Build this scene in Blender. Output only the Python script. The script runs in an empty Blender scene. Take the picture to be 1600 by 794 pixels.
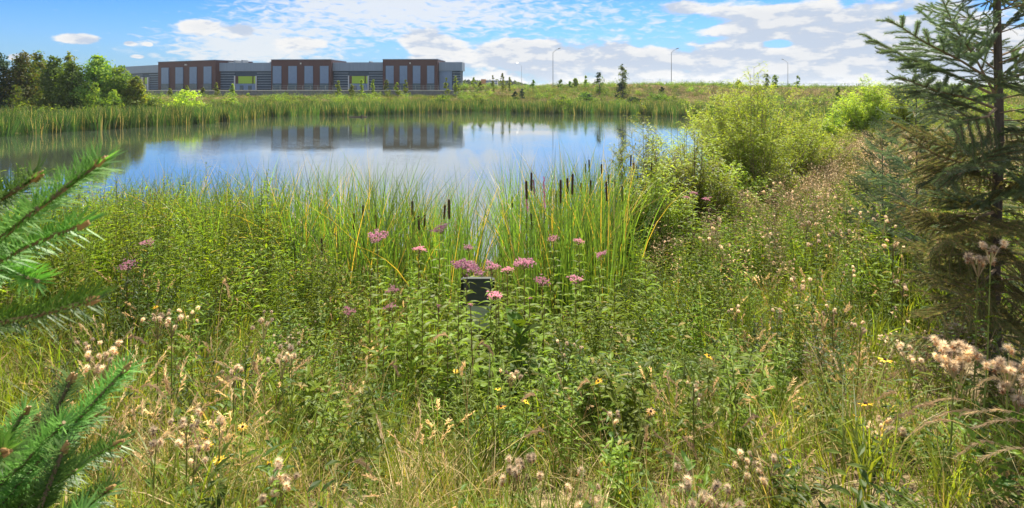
import bpy, math, random
import numpy as np
from mathutils import Vector, Matrix
random.seed(7); np.random.seed(7)
S = bpy.context.scene
COL = S.collection
PI = math.pi
F = 873.0                       # focal length in photograph pixels (1600 wide)
EYE = 1.6
WATER = -1.9
R = random.random
U = random.uniform

# ------------------------------------------------------------------ camera
cam_d = bpy.data.cameras.new("camera"); cam = bpy.data.objects.new("camera", cam_d); COL.objects.link(cam)
cam.location = (0, 0, EYE); cam.rotation_euler = (math.radians(90), 0, 0)
cam_d.sensor_width = 36; cam_d.lens = 36 * F / 1600
cam_d.shift_y = -(397 - 137) / 1600
cam_d.clip_start = 0.02; cam_d.clip_end = 6000
cam_d.dof.use_dof = True; cam_d.dof.focus_distance = 5.5; cam_d.dof.aperture_fstop = 15
S.camera = cam

# ------------------------------------------------------------------ sun + sky
SUN_AZ = math.radians(15)       # to the right of straight ahead
SUN_EL = math.radians(53)
sd = bpy.data.lights.new("sun", 'SUN'); sun = bpy.data.objects.new("sun", sd); COL.objects.link(sun)
sd.energy = 5.0; sd.angle = math.radians(0.5); sd.color = (1.0, 0.91, 0.74)
sdir = Vector((math.sin(SUN_AZ) * math.cos(SUN_EL), math.cos(SUN_AZ) * math.cos(SUN_EL), math.sin(SUN_EL)))
sun.rotation_euler = sdir.to_track_quat('Z', 'Y').to_euler()
sun.location = (0, 0, 30)

world = bpy.data.worlds.new("World"); S.world = world; world.use_nodes = True
wn = world.node_tree.nodes; wl = world.node_tree.links; wn.clear()
def N(tree, t, **kw):
    n = tree.nodes.new(t)
    for k, v in kw.items(): setattr(n, k, v)
    return n
WT = world.node_tree
def wmath(op, a, b=None, c=None, clamp=False):
    n = N(WT, 'ShaderNodeMath', operation=op); n.use_clamp = clamp
    for i, v in enumerate((a, b, c)):
        if v is None: continue
        if isinstance(v, (int, float)): n.inputs[i].default_value = v
        else: wl.new(v, n.inputs[i])
    return n.outputs[0]
tc = N(WT, 'ShaderNodeTexCoord'); sep = N(WT, 'ShaderNodeSeparateXYZ'); wl.new(tc.outputs['Generated'], sep.inputs[0])
az = wmath('ARCTAN2', sep.outputs[0], sep.outputs[1]); el = wmath('ARCSINE', sep.outputs[2])
sky = N(WT, 'ShaderNodeTexSky', sky_type='NISHITA'); sky.sun_disc = False
sky.sun_elevation = SUN_EL; sky.sun_rotation = SUN_AZ
sky.air_density = 1.0; sky.dust_density = 0.6; sky.ozone_density = 2.5; sky.altitude = 200
def comb(x, y, z=0.0):
    n = N(WT, 'ShaderNodeCombineXYZ')
    for i, v in enumerate((x, y, z)):
        if isinstance(v, (int, float)): n.inputs[i].default_value = v
        else: wl.new(v, n.inputs[i])
    return n.outputs[0]
def wnoise(vec, scale, detail, rough=0.55, dist=0.0):
    n = N(WT, 'ShaderNodeTexNoise'); n.inputs['Scale'].default_value = scale; n.inputs['Detail'].default_value = detail
    n.inputs['Roughness'].default_value = rough; n.inputs['Distortion'].default_value = dist
    wl.new(vec, n.inputs['Vector']); return n.outputs[0]
def smooth(v, a, b):
    n = N(WT, 'ShaderNodeMapRange', interpolation_type='SMOOTHSTEP')
    n.inputs['From Min'].default_value = a; n.inputs['From Max'].default_value = b
    wl.new(v, n.inputs['Value']); return n.outputs[0]
def blob(px, py, rx, ry, s):
    a0 = math.atan((px - 800) / F); e0 = math.atan((137 - py) * math.cos(a0) / F)
    ra = rx / F * math.cos(a0) ** 2; re = ry / F * math.cos(a0)
    da = wmath('MULTIPLY', wmath('SUBTRACT', az, a0), 1 / ra); de = wmath('MULTIPLY', wmath('SUBTRACT', el, e0), 1 / re)
    d2 = wmath('ADD', wmath('MULTIPLY', da, da), wmath('MULTIPLY', de, de))
    return wmath('MULTIPLY', wmath('POWER', 2.718, wmath('MULTIPLY', d2, -1)), s)
BL = [(125, 61, 46, 13, .62), (203, 68, 17, 7, .58), (232, 69, 13, 6, .5), (212, 88, 20, 5, .5), (28, 90, 25, 9, .5),
      (308, 40, 42, 18, .52), (378, 47, 26, 13, .42), (468, 66, 55, 15, .34), (660, 62, 62, 26, .42), (800, 72, 60, 20, .3),
      (900, 92, 260, 24, .26), (1230, 36, 110, 34, .44), (1050, 14, 50, 12, .3), (1150, 98, 420, 22, .26), (1400, 60, 150, 60, .34), (1560, 100, 220, 60, .30),
      (1215, 68, 24, 9, -.34), (880, 22, 130, 22, -.14), (150, 60, 260, 120, -.22), (590, 84, 60, 16, -.35), (560, 35, 150, 30, -.1), (1000, 128, 900, 14, .2), (1330, 8, 40, 12, -.15)]
cov = None
for b in BL:
    o = blob(*b); cov = o if cov is None else wmath('ADD', cov, o)
# cumulus: fractal noise laid on azimuth and elevation, flatter towards the horizon
el2 = wmath('MULTIPLY', el, 2.8)
v1 = comb(az, el2, 3.1); v2 = comb(wmath('SUBTRACT', az, -.006), wmath('ADD', el2, .034), 3.1)
n1 = wmath('ADD', wnoise(v1, 9.0, 7, .58), cov); n2 = wmath('ADD', wnoise(v2, 9.0, 7, .58), cov)
n1 = wmath('ADD', n1, wmath('MULTIPLY', smooth(el, .16, .3), .08)); cum = smooth(n1, .60, .72)  # extra cumulus above the view, added to brighten the pond's reflection
lit = smooth(wmath('ADD', wmath('SUBTRACT', n1, n2), wmath('MULTIPLY', wmath('SUBTRACT', wnoise(v2, 30, 5, .6), .5), .22)), -.07, .07)
thick = smooth(n1, .70, .95)
# thin broken cirrus sheet
v3 = comb(wmath('MULTIPLY', az, 1.0), wmath('MULTIPLY', el, 3.2), 8.0)
ripple = wnoise(v3, 42, 4, .55, .6); sheet = wnoise(v3, 3.2, 4, .6, .8)
cgate = wmath('ADD', wmath('ADD', blob(400, 76, 170, 42, .70), blob(590, 8, 210, 42, .58)), blob(900, 25, 330, 60, .34))
cgate = wmath('ADD', cgate, wmath('MULTIPLY', smooth(el, .15, .22), .60))  # more cirrus above the view, added so the water reflects whiter
cir = smooth(wmath('ADD', wmath('ADD', wmath('MULTIPLY', ripple, 1.25), wmath('MULTIPLY', sheet, .40)), cgate), 1.06, 1.48)
cir = wmath('MULTIPLY', cir, .9)
def rgbmix(f, a, b):
    n = N(WT, 'ShaderNodeMix', data_type='RGBA'); 
    if isinstance(f, (int, float)): n.inputs[0].default_value = f
    else: wl.new(f, n.inputs[0])
    for i, v in ((6, a), (7, b)):
        if isinstance(v, tuple): n.inputs[i].default_value = (*v, 1)
        else: wl.new(v, n.inputs[i])
    return n.outputs[2]
CB = 8.3
hs = N(WT, 'ShaderNodeHueSaturation'); hs.inputs['Saturation'].default_value = 1.30; hs.inputs['Value'].default_value = 1.0
wl.new(sky.outputs[0], hs.inputs['Color'])
tint = N(WT, 'ShaderNodeMix', data_type='RGBA', blend_type='MULTIPLY'); tint.inputs[0].default_value = 1
wl.new(hs.outputs[0], tint.inputs[6]); tint.inputs[7].default_value = (.50, .87, 1.42, 1)
base = rgbmix(wmath('MULTIPLY', smooth(el, .14, -.01), .8), tint.outputs[2], (.38 * CB, .64 * CB, .92 * CB))
col = rgbmix(cir, base, (.90 * CB, .94 * CB, .98 * CB))
cc = rgbmix(wmath('MULTIPLY', thick, wmath('SUBTRACT', 1.0, wmath('MULTIPLY', lit, .75))), (1.0 * CB, 1.0 * CB, 1.0 * CB), (.52 * CB, .61 * CB, .77 * CB))
cc = rgbmix(wmath('SUBTRACT', 1.0, lit), cc, (.60 * CB, .70 * CB, .86 * CB))
col = rgbmix(cum, col, cc)
bg = N(WT, 'ShaderNodeBackground'); bg.inputs['Strength'].default_value = 0.05
wl.new(col, bg.inputs['Color'])
wo = N(WT, 'ShaderNodeOutputWorld'); wl.new(bg.outputs[0], wo.inputs['Surface'])

S.view_settings.view_transform = 'Standard'; S.view_settings.look = 'None'
S.view_settings.exposure = 1.15; S.view_settings.gamma = 1.0
S.render.engine = 'CYCLES'
S.cycles.use_denoising = True; S.cycles.denoiser = 'OPENIMAGEDENOISE'
S.cycles.max_bounces = 7; S.cycles.diffuse_bounces = 4; S.cycles.glossy_bounces = 2; S.cycles.transmission_bounces = 5
S.cycles.sample_clamp_indirect = 6

# ------------------------------------------------------------------ materials
def new_mat(name):
    m = bpy.data.materials.new(name); m.use_nodes = True; m.node_tree.nodes.clear(); return m
def leaf_mat(name, a, b, trans=.45, gloss=.014, rough=.5, dry=None, tcol=None):
    """two-sided thin leaf: diffuse + translucent + a little gloss, colour varied by leaf and by plant"""
    m = new_mat(name); t = m.node_tree; L = t.links
    geo = N(t, 'ShaderNodeNewGeometry'); oi = N(t, 'ShaderNodeObjectInfo')
    mx = N(t, 'ShaderNodeMix', data_type='RGBA'); L.new(geo.outputs['Random Per Island'], mx.inputs[0])
    mx.inputs[6].default_value = (*a, 1); mx.inputs[7].default_value = (*b, 1)
    hv = N(t, 'ShaderNodeHueSaturation'); L.new(mx.outputs[2], hv.inputs['Color'])
    mr = N(t, 'ShaderNodeMapRange'); L.new(oi.outputs['Random'], mr.inputs[0]); mr.inputs[3].default_value = .52; mr.inputs[4].default_value = 1.42
    L.new(mr.outputs[0], hv.inputs['Value'])
    mr2 = N(t, 'ShaderNodeMapRange'); L.new(oi.outputs['Random'], mr2.inputs[0]); mr2.inputs[3].default_value = .485; mr2.inputs[4].default_value = .515
    L.new(mr2.outputs[0], hv.inputs['Hue'])
    c = hv.outputs[0]
    if dry:
        mm = N(t, 'ShaderNodeMath', operation='MULTIPLY'); L.new(geo.outputs['Random Per Island'], mm.inputs[0]); mm.inputs[1].default_value = 7.31
        fr = N(t, 'ShaderNodeMath', operation='FRACT'); L.new(mm.outputs[0], fr.inputs[0])
        gt = N(t, 'ShaderNodeMath', operation='LESS_THAN'); L.new(fr.outputs[0], gt.inputs[0]); gt.inputs[1].default_value = dry[1]
        m2 = N(t, 'ShaderNodeMix', data_type='RGBA'); L.new(gt.outputs[0], m2.inputs[0]); L.new(c, m2.inputs[6]); m2.inputs[7].default_value = (*dry[0], 1)
        c = m2.outputs[2]
    d = N(t, 'ShaderNodeBsdfDiffuse'); L.new(c, d.inputs[0])
    tr = N(t, 'ShaderNodeBsdfTranslucent')
    g2 = N(t, 'ShaderNodeMix', data_type='RGBA', blend_type='MULTIPLY'); g2.inputs[0].default_value = 1
    L.new(c, g2.inputs[6]); g2.inputs[7].default_value = (*(tcol or (1.6, 1.52, .5)), 1); L.new(g2.outputs[2], tr.inputs[0])
    s1 = N(t, 'ShaderNodeMixShader'); s1.inputs[0].default_value = trans; L.new(d.outputs[0], s1.inputs[1]); L.new(tr.outputs[0], s1.inputs[2])
    gl = N(t, 'ShaderNodeBsdfGlossy'); gl.inputs['Roughness'].default_value = rough; gl.inputs[0].default_value = (.9, .95, 1, 1)
    s2 = N(t, 'ShaderNodeMixShader'); s2.inputs[0].default_value = gloss; L.new(s1.outputs[0], s2.inputs[1]); L.new(gl.outputs[0], s2.inputs[2])
    o = N(t, 'ShaderNodeOutputMaterial'); L.new(s2.outputs[0], o.inputs[0]); return m
def solid(name, a, b=None, scale=6.0, rough=.7, metal=0.0, bump=0.0, detail=5, spec=.4, stretch=(1, 1, 1)):
    m = new_mat(name); t = m.node_tree; L = t.links
    p = N(t, 'ShaderNodeBsdfPrincipled'); p.inputs['Roughness'].default_value = rough; p.inputs['Metallic'].default_value = metal
    p.inputs['Specular IOR Level'].default_value = spec
    o = N(t, 'ShaderNodeOutputMaterial'); L.new(p.outputs[0], o.inputs[0])
    tcn = N(t, 'ShaderNodeTexCoord'); mp = N(t, 'ShaderNodeMapping'); mp.inputs['Scale'].default_value = stretch
    L.new(tcn.outputs['Object'], mp.inputs[0])
    no = N(t, 'ShaderNodeTexNoise'); no.inputs['Scale'].default_value = scale; no.inputs['Detail'].default_value = detail; L.new(mp.outputs[0], no.inputs['Vector'])
    mr = N(t, 'ShaderNodeMapRange'); L.new(no.outputs[0], mr.inputs[0]); mr.inputs[1].default_value = .3; mr.inputs[2].default_value = .7
    mx = N(t, 'ShaderNodeMix', data_type='RGBA'); L.new(mr.outputs[0], mx.inputs[0])
    mx.inputs[6].default_value = (*a, 1); mx.inputs[7].default_value = (*(b or tuple(x * .8 for x in a)), 1); L.new(mx.outputs[2], p.inputs['Base Color'])
    if bump:
        bm_ = N(t, 'ShaderNodeBump'); bm_.inputs['Strength'].default_value = bump; bm_.inputs['Distance'].default_value = .02
        L.new(no.outputs[0], bm_.inputs['Height']); L.new(bm_.outputs[0], p.inputs['Normal'])
    return m
M = {}
M['weed'] = leaf_mat('weed leaf', (.09, .145, .016), (.23, .31, .03), .50, dry=((.34, .28, .09), .06))
M['weed2'] = leaf_mat('weed leaf dark', (.04, .085, .014), (.10, .16, .02), .46)
M['lance'] = leaf_mat('lance leaf', (.11, .18, .018), (.26, .35, .03), .52)
M['grass'] = leaf_mat('grass blade', (.13, .19, .025), (.28, .32, .055), .48, dry=((.46, .36, .16), .18))
M['straw'] = leaf_mat('straw blade', (.46, .35, .16), (.66, .53, .28), .35, tcol=(1.2, 1.1, .8))
M['seed'] = leaf_mat('grass seed head', (.55, .41, .24), (.72, .56, .36), .50, .01, tcol=(1.3, 1.15, .9))
M['fluff'] = leaf_mat('thistle down', (.68, .56, .43), (.88, .79, .66), .55, .01, tcol=(1.15, 1.05, .88))
M['husk'] = leaf_mat('thistle husk', (.40, .24, .13), (.55, .36, .22), .42, .01, tcol=(1.35, 1.05, .7))
M['brownhead'] = leaf_mat('brown seed', (.34, .25, .17), (.56, .45, .33), .45, .01, tcol=(1.25, 1.05, .85))
M['stem'] = leaf_mat('green stem', (.13, .17, .04), (.22, .24, .06), .15)
M['drystem'] = leaf_mat('dry stem', (.30, .22, .11), (.46, .36, .19), .15, tcol=(1, 1, 1))
M['cattail'] = leaf_mat('cattail blade', (.075, .15, .04), (.16, .26, .055), .48, .04, .4, dry=((.46, .33, .09), .06))
M['reed'] = leaf_mat('far reed', (.04, .095, .03), (.085, .16, .045), .36, dry=((.40, .33, .18), .10))
M['meadow'] = leaf_mat('meadow blade', (.08, .135, .035), (.16, .22, .05), .34, dry=((.42, .33, .2), .2))
M['pinkgrass'] = leaf_mat('pinkish seed grass', (.19, .20, .085), (.31, .27, .14), .36, tcol=(1.1, 1.05, .8))
M['tree'] = leaf_mat('tree leaf', (.075, .145, .022), (.16, .27, .038), .48)
M['tree2'] = leaf_mat('tree leaf olive', (.12, .15, .028), (.24, .24, .05), .48)
M['treedark'] = leaf_mat('conifer leaf', (.02, .05, .025), (.045, .085, .04), .22)
M['sapling'] = leaf_mat('sapling leaf', (.14, .21, .035), (.26, .33, .055), .50)
M['willow'] = leaf_mat('willow leaf', (.19, .28, .04), (.36, .43, .08), .56, .03, .45)
M['needle'] = leaf_mat('spruce needle', (.12, .175, .10), (.22, .28, .17), .32, .03, .45, tcol=(1.2, 1.3, .7))
M['needleold'] = leaf_mat('old spruce needle', (.13, .16, .06), (.24, .25, .10), .34, .02, .5, dry=((.36, .25, .13), .18), tcol=(1.2, 1.2, .7))
M['needlenear'] = leaf_mat('near spruce needle', (.065, .155, .028), (.17, .31, .07), .40, .03, .45, tcol=(1.1, 1.4, .6))
M['bud'] = solid('spruce bud', (.42, .25, .10), (.30, .17, .07), 60, .6)
M['bark'] = solid('bark', (.06, .045, .035), (.12, .10, .08), 30, .9, bump=.6, stretch=(1, 1, .3))
M['twig'] = solid('twig bark', (.20, .14, .08), (.30, .22, .14), 40, .85)
M['spike'] = solid('cattail spike', (.06, .032, .02), (.12, .07, .04), 120, .95, spec=.1)
M['pink'] = leaf_mat('joe pye flower', (.62, .30, .40), (.84, .52, .60), .50, .01, tcol=(1.2, 1, 1.1))
M['redstem'] = solid('red stem', (.12, .045, .045), (.16, .08, .05), 30, .6)
M['magenta'] = leaf_mat('loosestrife flower', (.50, .12, .30), (.62, .22, .42), .35, .02, tcol=(1.2, 1, 1.1))
M['petal'] = leaf_mat('yellow petal', (.80, .42, .01), (.85, .52, .02), .35, .03, tcol=(1.1, 1, .7))
M['cone'] = solid('flower cone', (.03, .014, .01), (.06, .03, .02), 200, .9)
M['board_lit'] = solid('bench boards', (.26, .31, .20), (.20, .25, .15), 9, .6, stretch=(.3, 4, 4), bump=.2)  # same boards as the dark ones, colour lightened as if catching skylight
M['benchsteel'] = solid('bench steel', (.02, .024, .02), None, 20, .5, .4)

def ground_mat():
    m = new_mat('soil'); t = m.node_tree; L = t.links
    p = N(t, 'ShaderNodeBsdfPrincipled'); p.inputs['Roughness'].default_value = .95; p.inputs['Specular IOR Level'].default_value = .1
    o = N(t, 'ShaderNodeOutputMaterial'); L.new(p.outputs[0], o.inputs[0])
    g = N(t, 'ShaderNodeNewGeometry')
    n1_ = N(t, 'ShaderNodeTexNoise'); n1_.inputs['Scale'].default_value = 14; n1_.inputs['Detail'].default_value = 8; L.new(g.outputs['Position'], n1_.inputs['Vector'])
    n2_ = N(t, 'ShaderNodeTexNoise'); n2_.inputs['Scale'].default_value = .35; n2_.inputs['Detail'].default_value = 6; L.new(g.outputs['Position'], n2_.inputs['Vector'])
    a = N(t, 'ShaderNodeValToRGB'); a.color_ramp.elements[0].position = .32; a.color_ramp.elements[0].color = (.05, .035, .02, 1)
    a.color_ramp.elements[1].position = .68; a.color_ramp.elements[1].color = (.32, .25, .15, 1); L.new(n1_.outputs[0], a.inputs[0])
    b = N(t, 'ShaderNodeValToRGB'); b.color_ramp.elements[0].position = .35; b.color_ramp.elements[0].color = (.09, .13, .035, 1)
    b.color_ramp.elements[1].position = .65; b.color_ramp.elements[1].color = (.30, .24, .14, 1); L.new(n2_.outputs[0], b.inputs[0])
    sp = N(t, 'ShaderNodeSeparateXYZ'); L.new(g.outputs['Position'], sp.inputs[0])
    mr = N(t, 'ShaderNodeMapRange'); mr.inputs[1].default_value = 14; mr.inputs[2].default_value = 34; L.new(sp.outputs[1], mr.inputs[0])
    mx = N(t, 'ShaderNodeMix', data_type='RGBA'); L.new(mr.outputs[0], mx.inputs[0]); L.new(a.outputs[0], mx.inputs[6]); L.new(b.outputs[0], mx.inputs[7])
    L.new(mx.outputs[2], p.inputs['Base Color'])
    bu = N(t, 'ShaderNodeBump'); bu.inputs['Strength'].default_value = .8; bu.inputs['Distance'].default_value = .04; L.new(n1_.outputs[0], bu.inputs['Height']); L.new(bu.outputs[0], p.inputs['Normal'])
    return m
def water_mat():
    m = new_mat('pond water'); t = m.node_tree; L = t.links
    p = N(t, 'ShaderNodeBsdfPrincipled'); p.inputs['Roughness'].default_value = .02; p.inputs['IOR'].default_value = 1.7
    p.inputs['Base Color'].default_value = (.055, .07, .05, 1); p.inputs['Specular IOR Level'].default_value = .5
    gg = N(t, 'ShaderNodeBsdfGlossy'); gg.inputs['Roughness'].default_value = .02; gg.inputs[0].default_value = (.93, .96, 1, 1)
    ms = N(t, 'ShaderNodeMixShader'); ms.inputs[0].default_value = .32; L.new(p.outputs[0], ms.inputs[1]); L.new(gg.outputs[0], ms.inputs[2])
    o = N(t, 'ShaderNodeOutputMaterial'); L.new(ms.outputs[0], o.inputs[0])
    g = N(t, 'ShaderNodeNewGeometry'); mp = N(t, 'ShaderNodeMapping'); mp.inputs['Scale'].default_value = (.55, 1.6, 1); L.new(g.outputs['Position'], mp.inputs[0])
    a = N(t, 'ShaderNodeTexNoise'); a.inputs['Scale'].default_value = 4.0; a.inputs['Detail'].default_value = 3; L.new(mp.outputs[0], a.inputs['Vector'])
    b = N(t, 'ShaderNodeTexNoise'); b.inputs['Scale'].default_value = .10; b.inputs['Detail'].default_value = 3; L.new(g.outputs['Position'], b.inputs['Vector'])
    mr = N(t, 'ShaderNodeMapRange'); L.new(b.outputs[0], mr.inputs[0]); mr.inputs[1].default_value = .42; mr.inputs[2].default_value = .60; mr.inputs[3].default_value = .04; mr.inputs[4].default_value = .20
    bu = N(t, 'ShaderNodeBump'); bu.inputs['Distance'].default_value = .022; L.new(mr.outputs[0], bu.inputs['Strength']); L.new(a.outputs[0], bu.inputs['Height']); L.new(bu.outputs[0], p.inputs['Normal']); L.new(bu.outputs[0], gg.inputs['Normal'])
    return m

# ------------------------------------------------------------------ mesh helpers
class MB:
    def __init__(s): s.v = []; s.f = []; s.m = []; s.mats = []
    def mi(s, key):
        if key not in s.mats: s.mats.append(key)
        return s.mats.index(key)
    def add(s, vs, fs, key):
        b = len(s.v); s.v += [tuple(p) for p in vs]; k = s.mi(key)
        for f in fs: s.f.append(tuple(i + b for i in f)); s.m.append(k)
    def box(s, lo, hi, key):
        x0, y0, z0 = lo; x1, y1, z1 = hi
        s.add([(x0, y0, z0), (x1, y0, z0), (x1, y1, z0), (x0, y1, z0), (x0, y0, z1), (x1, y0, z1), (x1, y1, z1), (x0, y1, z1)],
              [(0, 3, 2, 1), (4, 5, 6, 7), (0, 1, 5, 4), (1, 2, 6, 5), (2, 3, 7, 6), (3, 0, 4, 7)], key)
    def tube(s, pts, r0, r1, key, sides=4, cap=True):
        pts = [Vector(p) for p in pts]; n = len(pts); vs = []
        for i, p in enumerate(pts):
            d = (pts[min(i + 1, n - 1)] - pts[max(i - 1, 0)])
            if d.length < 1e-9: d = Vector((0, 0, 1))
            d.normalize(); a = d.orthogonal().normalized(); b = d.cross(a); r = r0 + (r1 - r0) * i / max(n - 1, 1)
            for k in range(sides):
                t = 2 * PI * k / sides; vs.append(p + a * (math.cos(t) * r) + b * (math.sin(t) * r))
        fs = [(i * sides + k, i * sides + (k + 1) % sides, (i + 1) * sides + (k + 1) % sides, (i + 1) * sides + k) for i in range(n - 1) for k in range(sides)]
        if cap: fs.append(tuple(range((n - 1) * sides, n * sides))); fs.append(tuple(range(sides - 1, -1, -1)))
        s.add(vs, fs, key)
    def blade(s, base, head, h, w, bend, key, seg=4, twist=0.0, droop=0.0):
        """flat tapering blade: rises and leans along heading"""
        b = Vector(base); hx, hy = math.cos(head), math.sin(head); sx, sy = -hy, hx; vs = []; tw = U(-.6, .6) if twist else 0
        for i in range(seg + 1):
            t = i / seg; out = bend * t * t * h; up = h * (t - (bend * bend * .35 + droop) * t ** 2.6)
            ww = w * (1 - t ** 2.2) * .5 + 1e-4; a = tw * t * 2
            cx, cy = sx * math.cos(a) - hx * math.sin(a), sy * math.cos(a) + -hy * math.sin(a) * 1.0
            c = b + Vector((hx * out, hy * out, up))
            if i == seg: vs.append(c)
            else: vs += [c + Vector((cx * ww, cy * ww, 0)), c - Vector((cx * ww, cy * ww, 0))]
        fs = [(2 * i, 2 * i + 1, 2 * i + 3, 2 * i + 2) for i in range(seg - 1)] + [(2 * seg - 2, 2 * seg - 1, 2 * seg)]
        s.add(vs, fs, key)
    def leaf(s, base, d, L_, w, key, droop=.25, fold=.15, wide=.4):
        """pointed leaf folded along its midrib, 6 faces"""
        b = Vector(base); d = Vector(d).normalized(); side = d.cross(Vector((0, 0, 1)))
        if side.length < .05: side = Vector((1, 0, 0))
        side.normalize(); up = side.cross(d)
        q = lambda t, sg, ww: b + d * (L_ * t) + side * (sg * ww * w * .5) + up * (abs(sg) * fold * w) - Vector((0, 0, droop * L_ * t * t))
        vs = [q(0, 0, 0), q(wide, 0, 0), q(1, 0, 0), q(wide * .55, 1, .8), q(wide, 1, 1), q(wide * .55, -1, .8), q(wide, -1, 1), q(.75, 1, .55), q(.75, -1, .55)]
        s.add(vs, [(0, 1, 4, 3), (0, 5, 6, 1), (1, 2, 7, 4), (1, 6, 8, 2)], key)
    def quadleaf(s, c, n, sz, key, asp=.55):
        n = Vector(n).normalized(); a = n.orthogonal().normalized(); b = n.cross(a); t = U(0, 2 * PI)
        u = (a * math.cos(t) + b * math.sin(t)) * sz * .5; v = (b * math.cos(t) - a * math.sin(t)) * sz * .5 * asp
        c = Vector(c); s.add([c - u, c + v * .9 + n * sz * .08, c + u, c - v * .9 + n * sz * .08], [(0, 1, 2, 3)], key)
    def tuft(s, c, r, n, key, w=.12, up=0.0):
        c = Vector(c)
        for _ in range(n):
            d = Vector((random.gauss(0, 1), random.gauss(0, 1), random.gauss(0, 1) + up)).normalized()
            a = d.orthogonal().normalized() * (r * w); 
            s.add([c + a, c - a, c + d * r * U(.7, 1.1)], [(0, 1, 2)], key)
    def mesh(s, name):
        me = bpy.data.meshes.new(name); me.from_pydata(s.v, [], s.f); me.materials.clear()
        for k in s.mats: me.materials.append(M[k])
        me.polygons.foreach_set('material_index', s.m); me.update(); return me
def link(name, me, parent=None, loc=(0, 0, 0), rot=(0, 0, 0), sc=1.0):
    o = bpy.data.objects.new(name, me); COL.objects.link(o)
    o.location = loc; o.rotation_euler = rot; o.scale = (sc,) * 3 if isinstance(sc, (int, float)) else sc
    if parent: o.parent = parent
    return o
def thing(name, label, cat, loc=(0, 0, 0), rz=0, group=None, me=None):
    o = bpy.data.objects.new(name, me); COL.objects.link(o); o.location = loc; o.rotation_euler = (0, 0, rz)
    o['label'] = label; o['category'] = cat
    if group: o['group'] = group
    return o
def X(px, Y): return (px - 800) / F * Y
def Z(py, Y): return EYE - (py - 137) / F * Y
def smoothst(t): t = np.clip(t, 0, 1); return t * t * (3 - 2 * t)

# ------------------------------------------------------------------ terrain
PT = [(-37, 40.7), (-36, 44.5), (-33.3, 48.5), (-30.7, 53.6), (-29.5, 61), (-29.5, 68), (-21, 71.5), (-13.7, 75), (-5.7, 82), (4.3, 75), (13.3, 72.7), (20.8, 66), (27, 58), (27, 50),
      (22, 43), (17, 36), (12.5, 29), (9, 23), (6.0, 18.5), (4.0, 15.2), (2.8, 12.6), (1.2, 11.2), (-1, 10.8), (-4, 11.0), (-8, 12.0), (-14, 13.6), (-22, 15), (-34, 18), (-48, 22), (-55, 30), (-48, 38)]
def catmull(P, k=5):
    out = []; n = len(P)
    for i in range(n):
        p0, p1, p2, p3 = (np.array(P[(i + j - 1) % n], float) for j in range(4))
        for s_ in range(k):
            t = s_ / k; out.append(.5 * ((2 * p1) + (-p0 + p2) * t + (2 * p0 - 5 * p1 + 4 * p2 - p3) * t * t + (-p0 + 3 * p1 - 3 * p2 + p3) * t ** 3))
    return np.array(out)
POLY = catmull(PT)
def sdf(x, y):
    x = np.asarray(x, float); y = np.asarray(y, float); d = np.full(x.shape, 1e9); ins = np.zeros(x.shape, bool); n = len(POLY)
    for i in range(n):
        a = POLY[i]; b = POLY[(i + 1) % n]; ex, ey = b - a; t = np.clip(((x - a[0]) * ex + (y - a[1]) * ey) / (ex * ex + ey * ey), 0, 1)
        d = np.minimum(d, np.hypot(x - a[0] - t * ex, y - a[1] - t * ey))
        c = ((a[1] > y) != (b[1] > y)); den = (b[1] - a[1]) if b[1] != a[1] else 1e-9
        ins ^= c & (x < (b[0] - a[0]) * (y - a[1]) / den + a[0])
    return np.where(ins, -d, d)
def height(x, y, s=None):
    x = np.asarray(x, float); y = np.asarray(y, float)
    if s is None: s = sdf(x, y)
    und = .06 * np.sin(x * .9 + 1.3) * np.sin(y * .7) + .05 * np.sin(x * 2.3 + y * 1.7) + .10 * np.sin(x * .23) * np.sin(y * .19 + 2)
    zc = np.interp(s, [-6, 0, 2, 4, 6.4, 7.9, 9, 40], [-3.0, -1.95, -1.7, -1.5, -1.0, -.4, 0, .05])
    zs = np.interp(s, [-6, 0, 1.5, 4, 6.5, 9, 40], [-3.0, -1.95, -1.4, -.9, -.42, 0, .05])
    wc = np.exp(-((x - .2) / 2.6) ** 2)
    near = zc * wc + zs * (1 - wc)
    u = x / np.maximum(y, 5.0)
    T = np.interp(u, [-.45, -.27, -.1, .02, .12, .36, .44, .6, 1.0], [-.6, -.3, .6, 1.0, 1.5, 1.4, .9, .8, .6])
    far = np.where(s < 0, np.interp(s, [-6, 0], [-3.2, -1.95]), -1.95 + (T + 1.95) * smoothst(np.maximum(s, 0) / 44) ** .8)
    w = smoothst((y - 24) / 16)
    z = near * (1 - w) + far * w
    z = np.where((y > 111) & (u < -.04), np.maximum(z, 1.0), z)
    z = z + und * smoothst(s / 2.5) * np.where(y > 150, .5, 1)
    return z
def hz(x, y): return float(height(np.array([x]), np.array([y]))[0])
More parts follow.
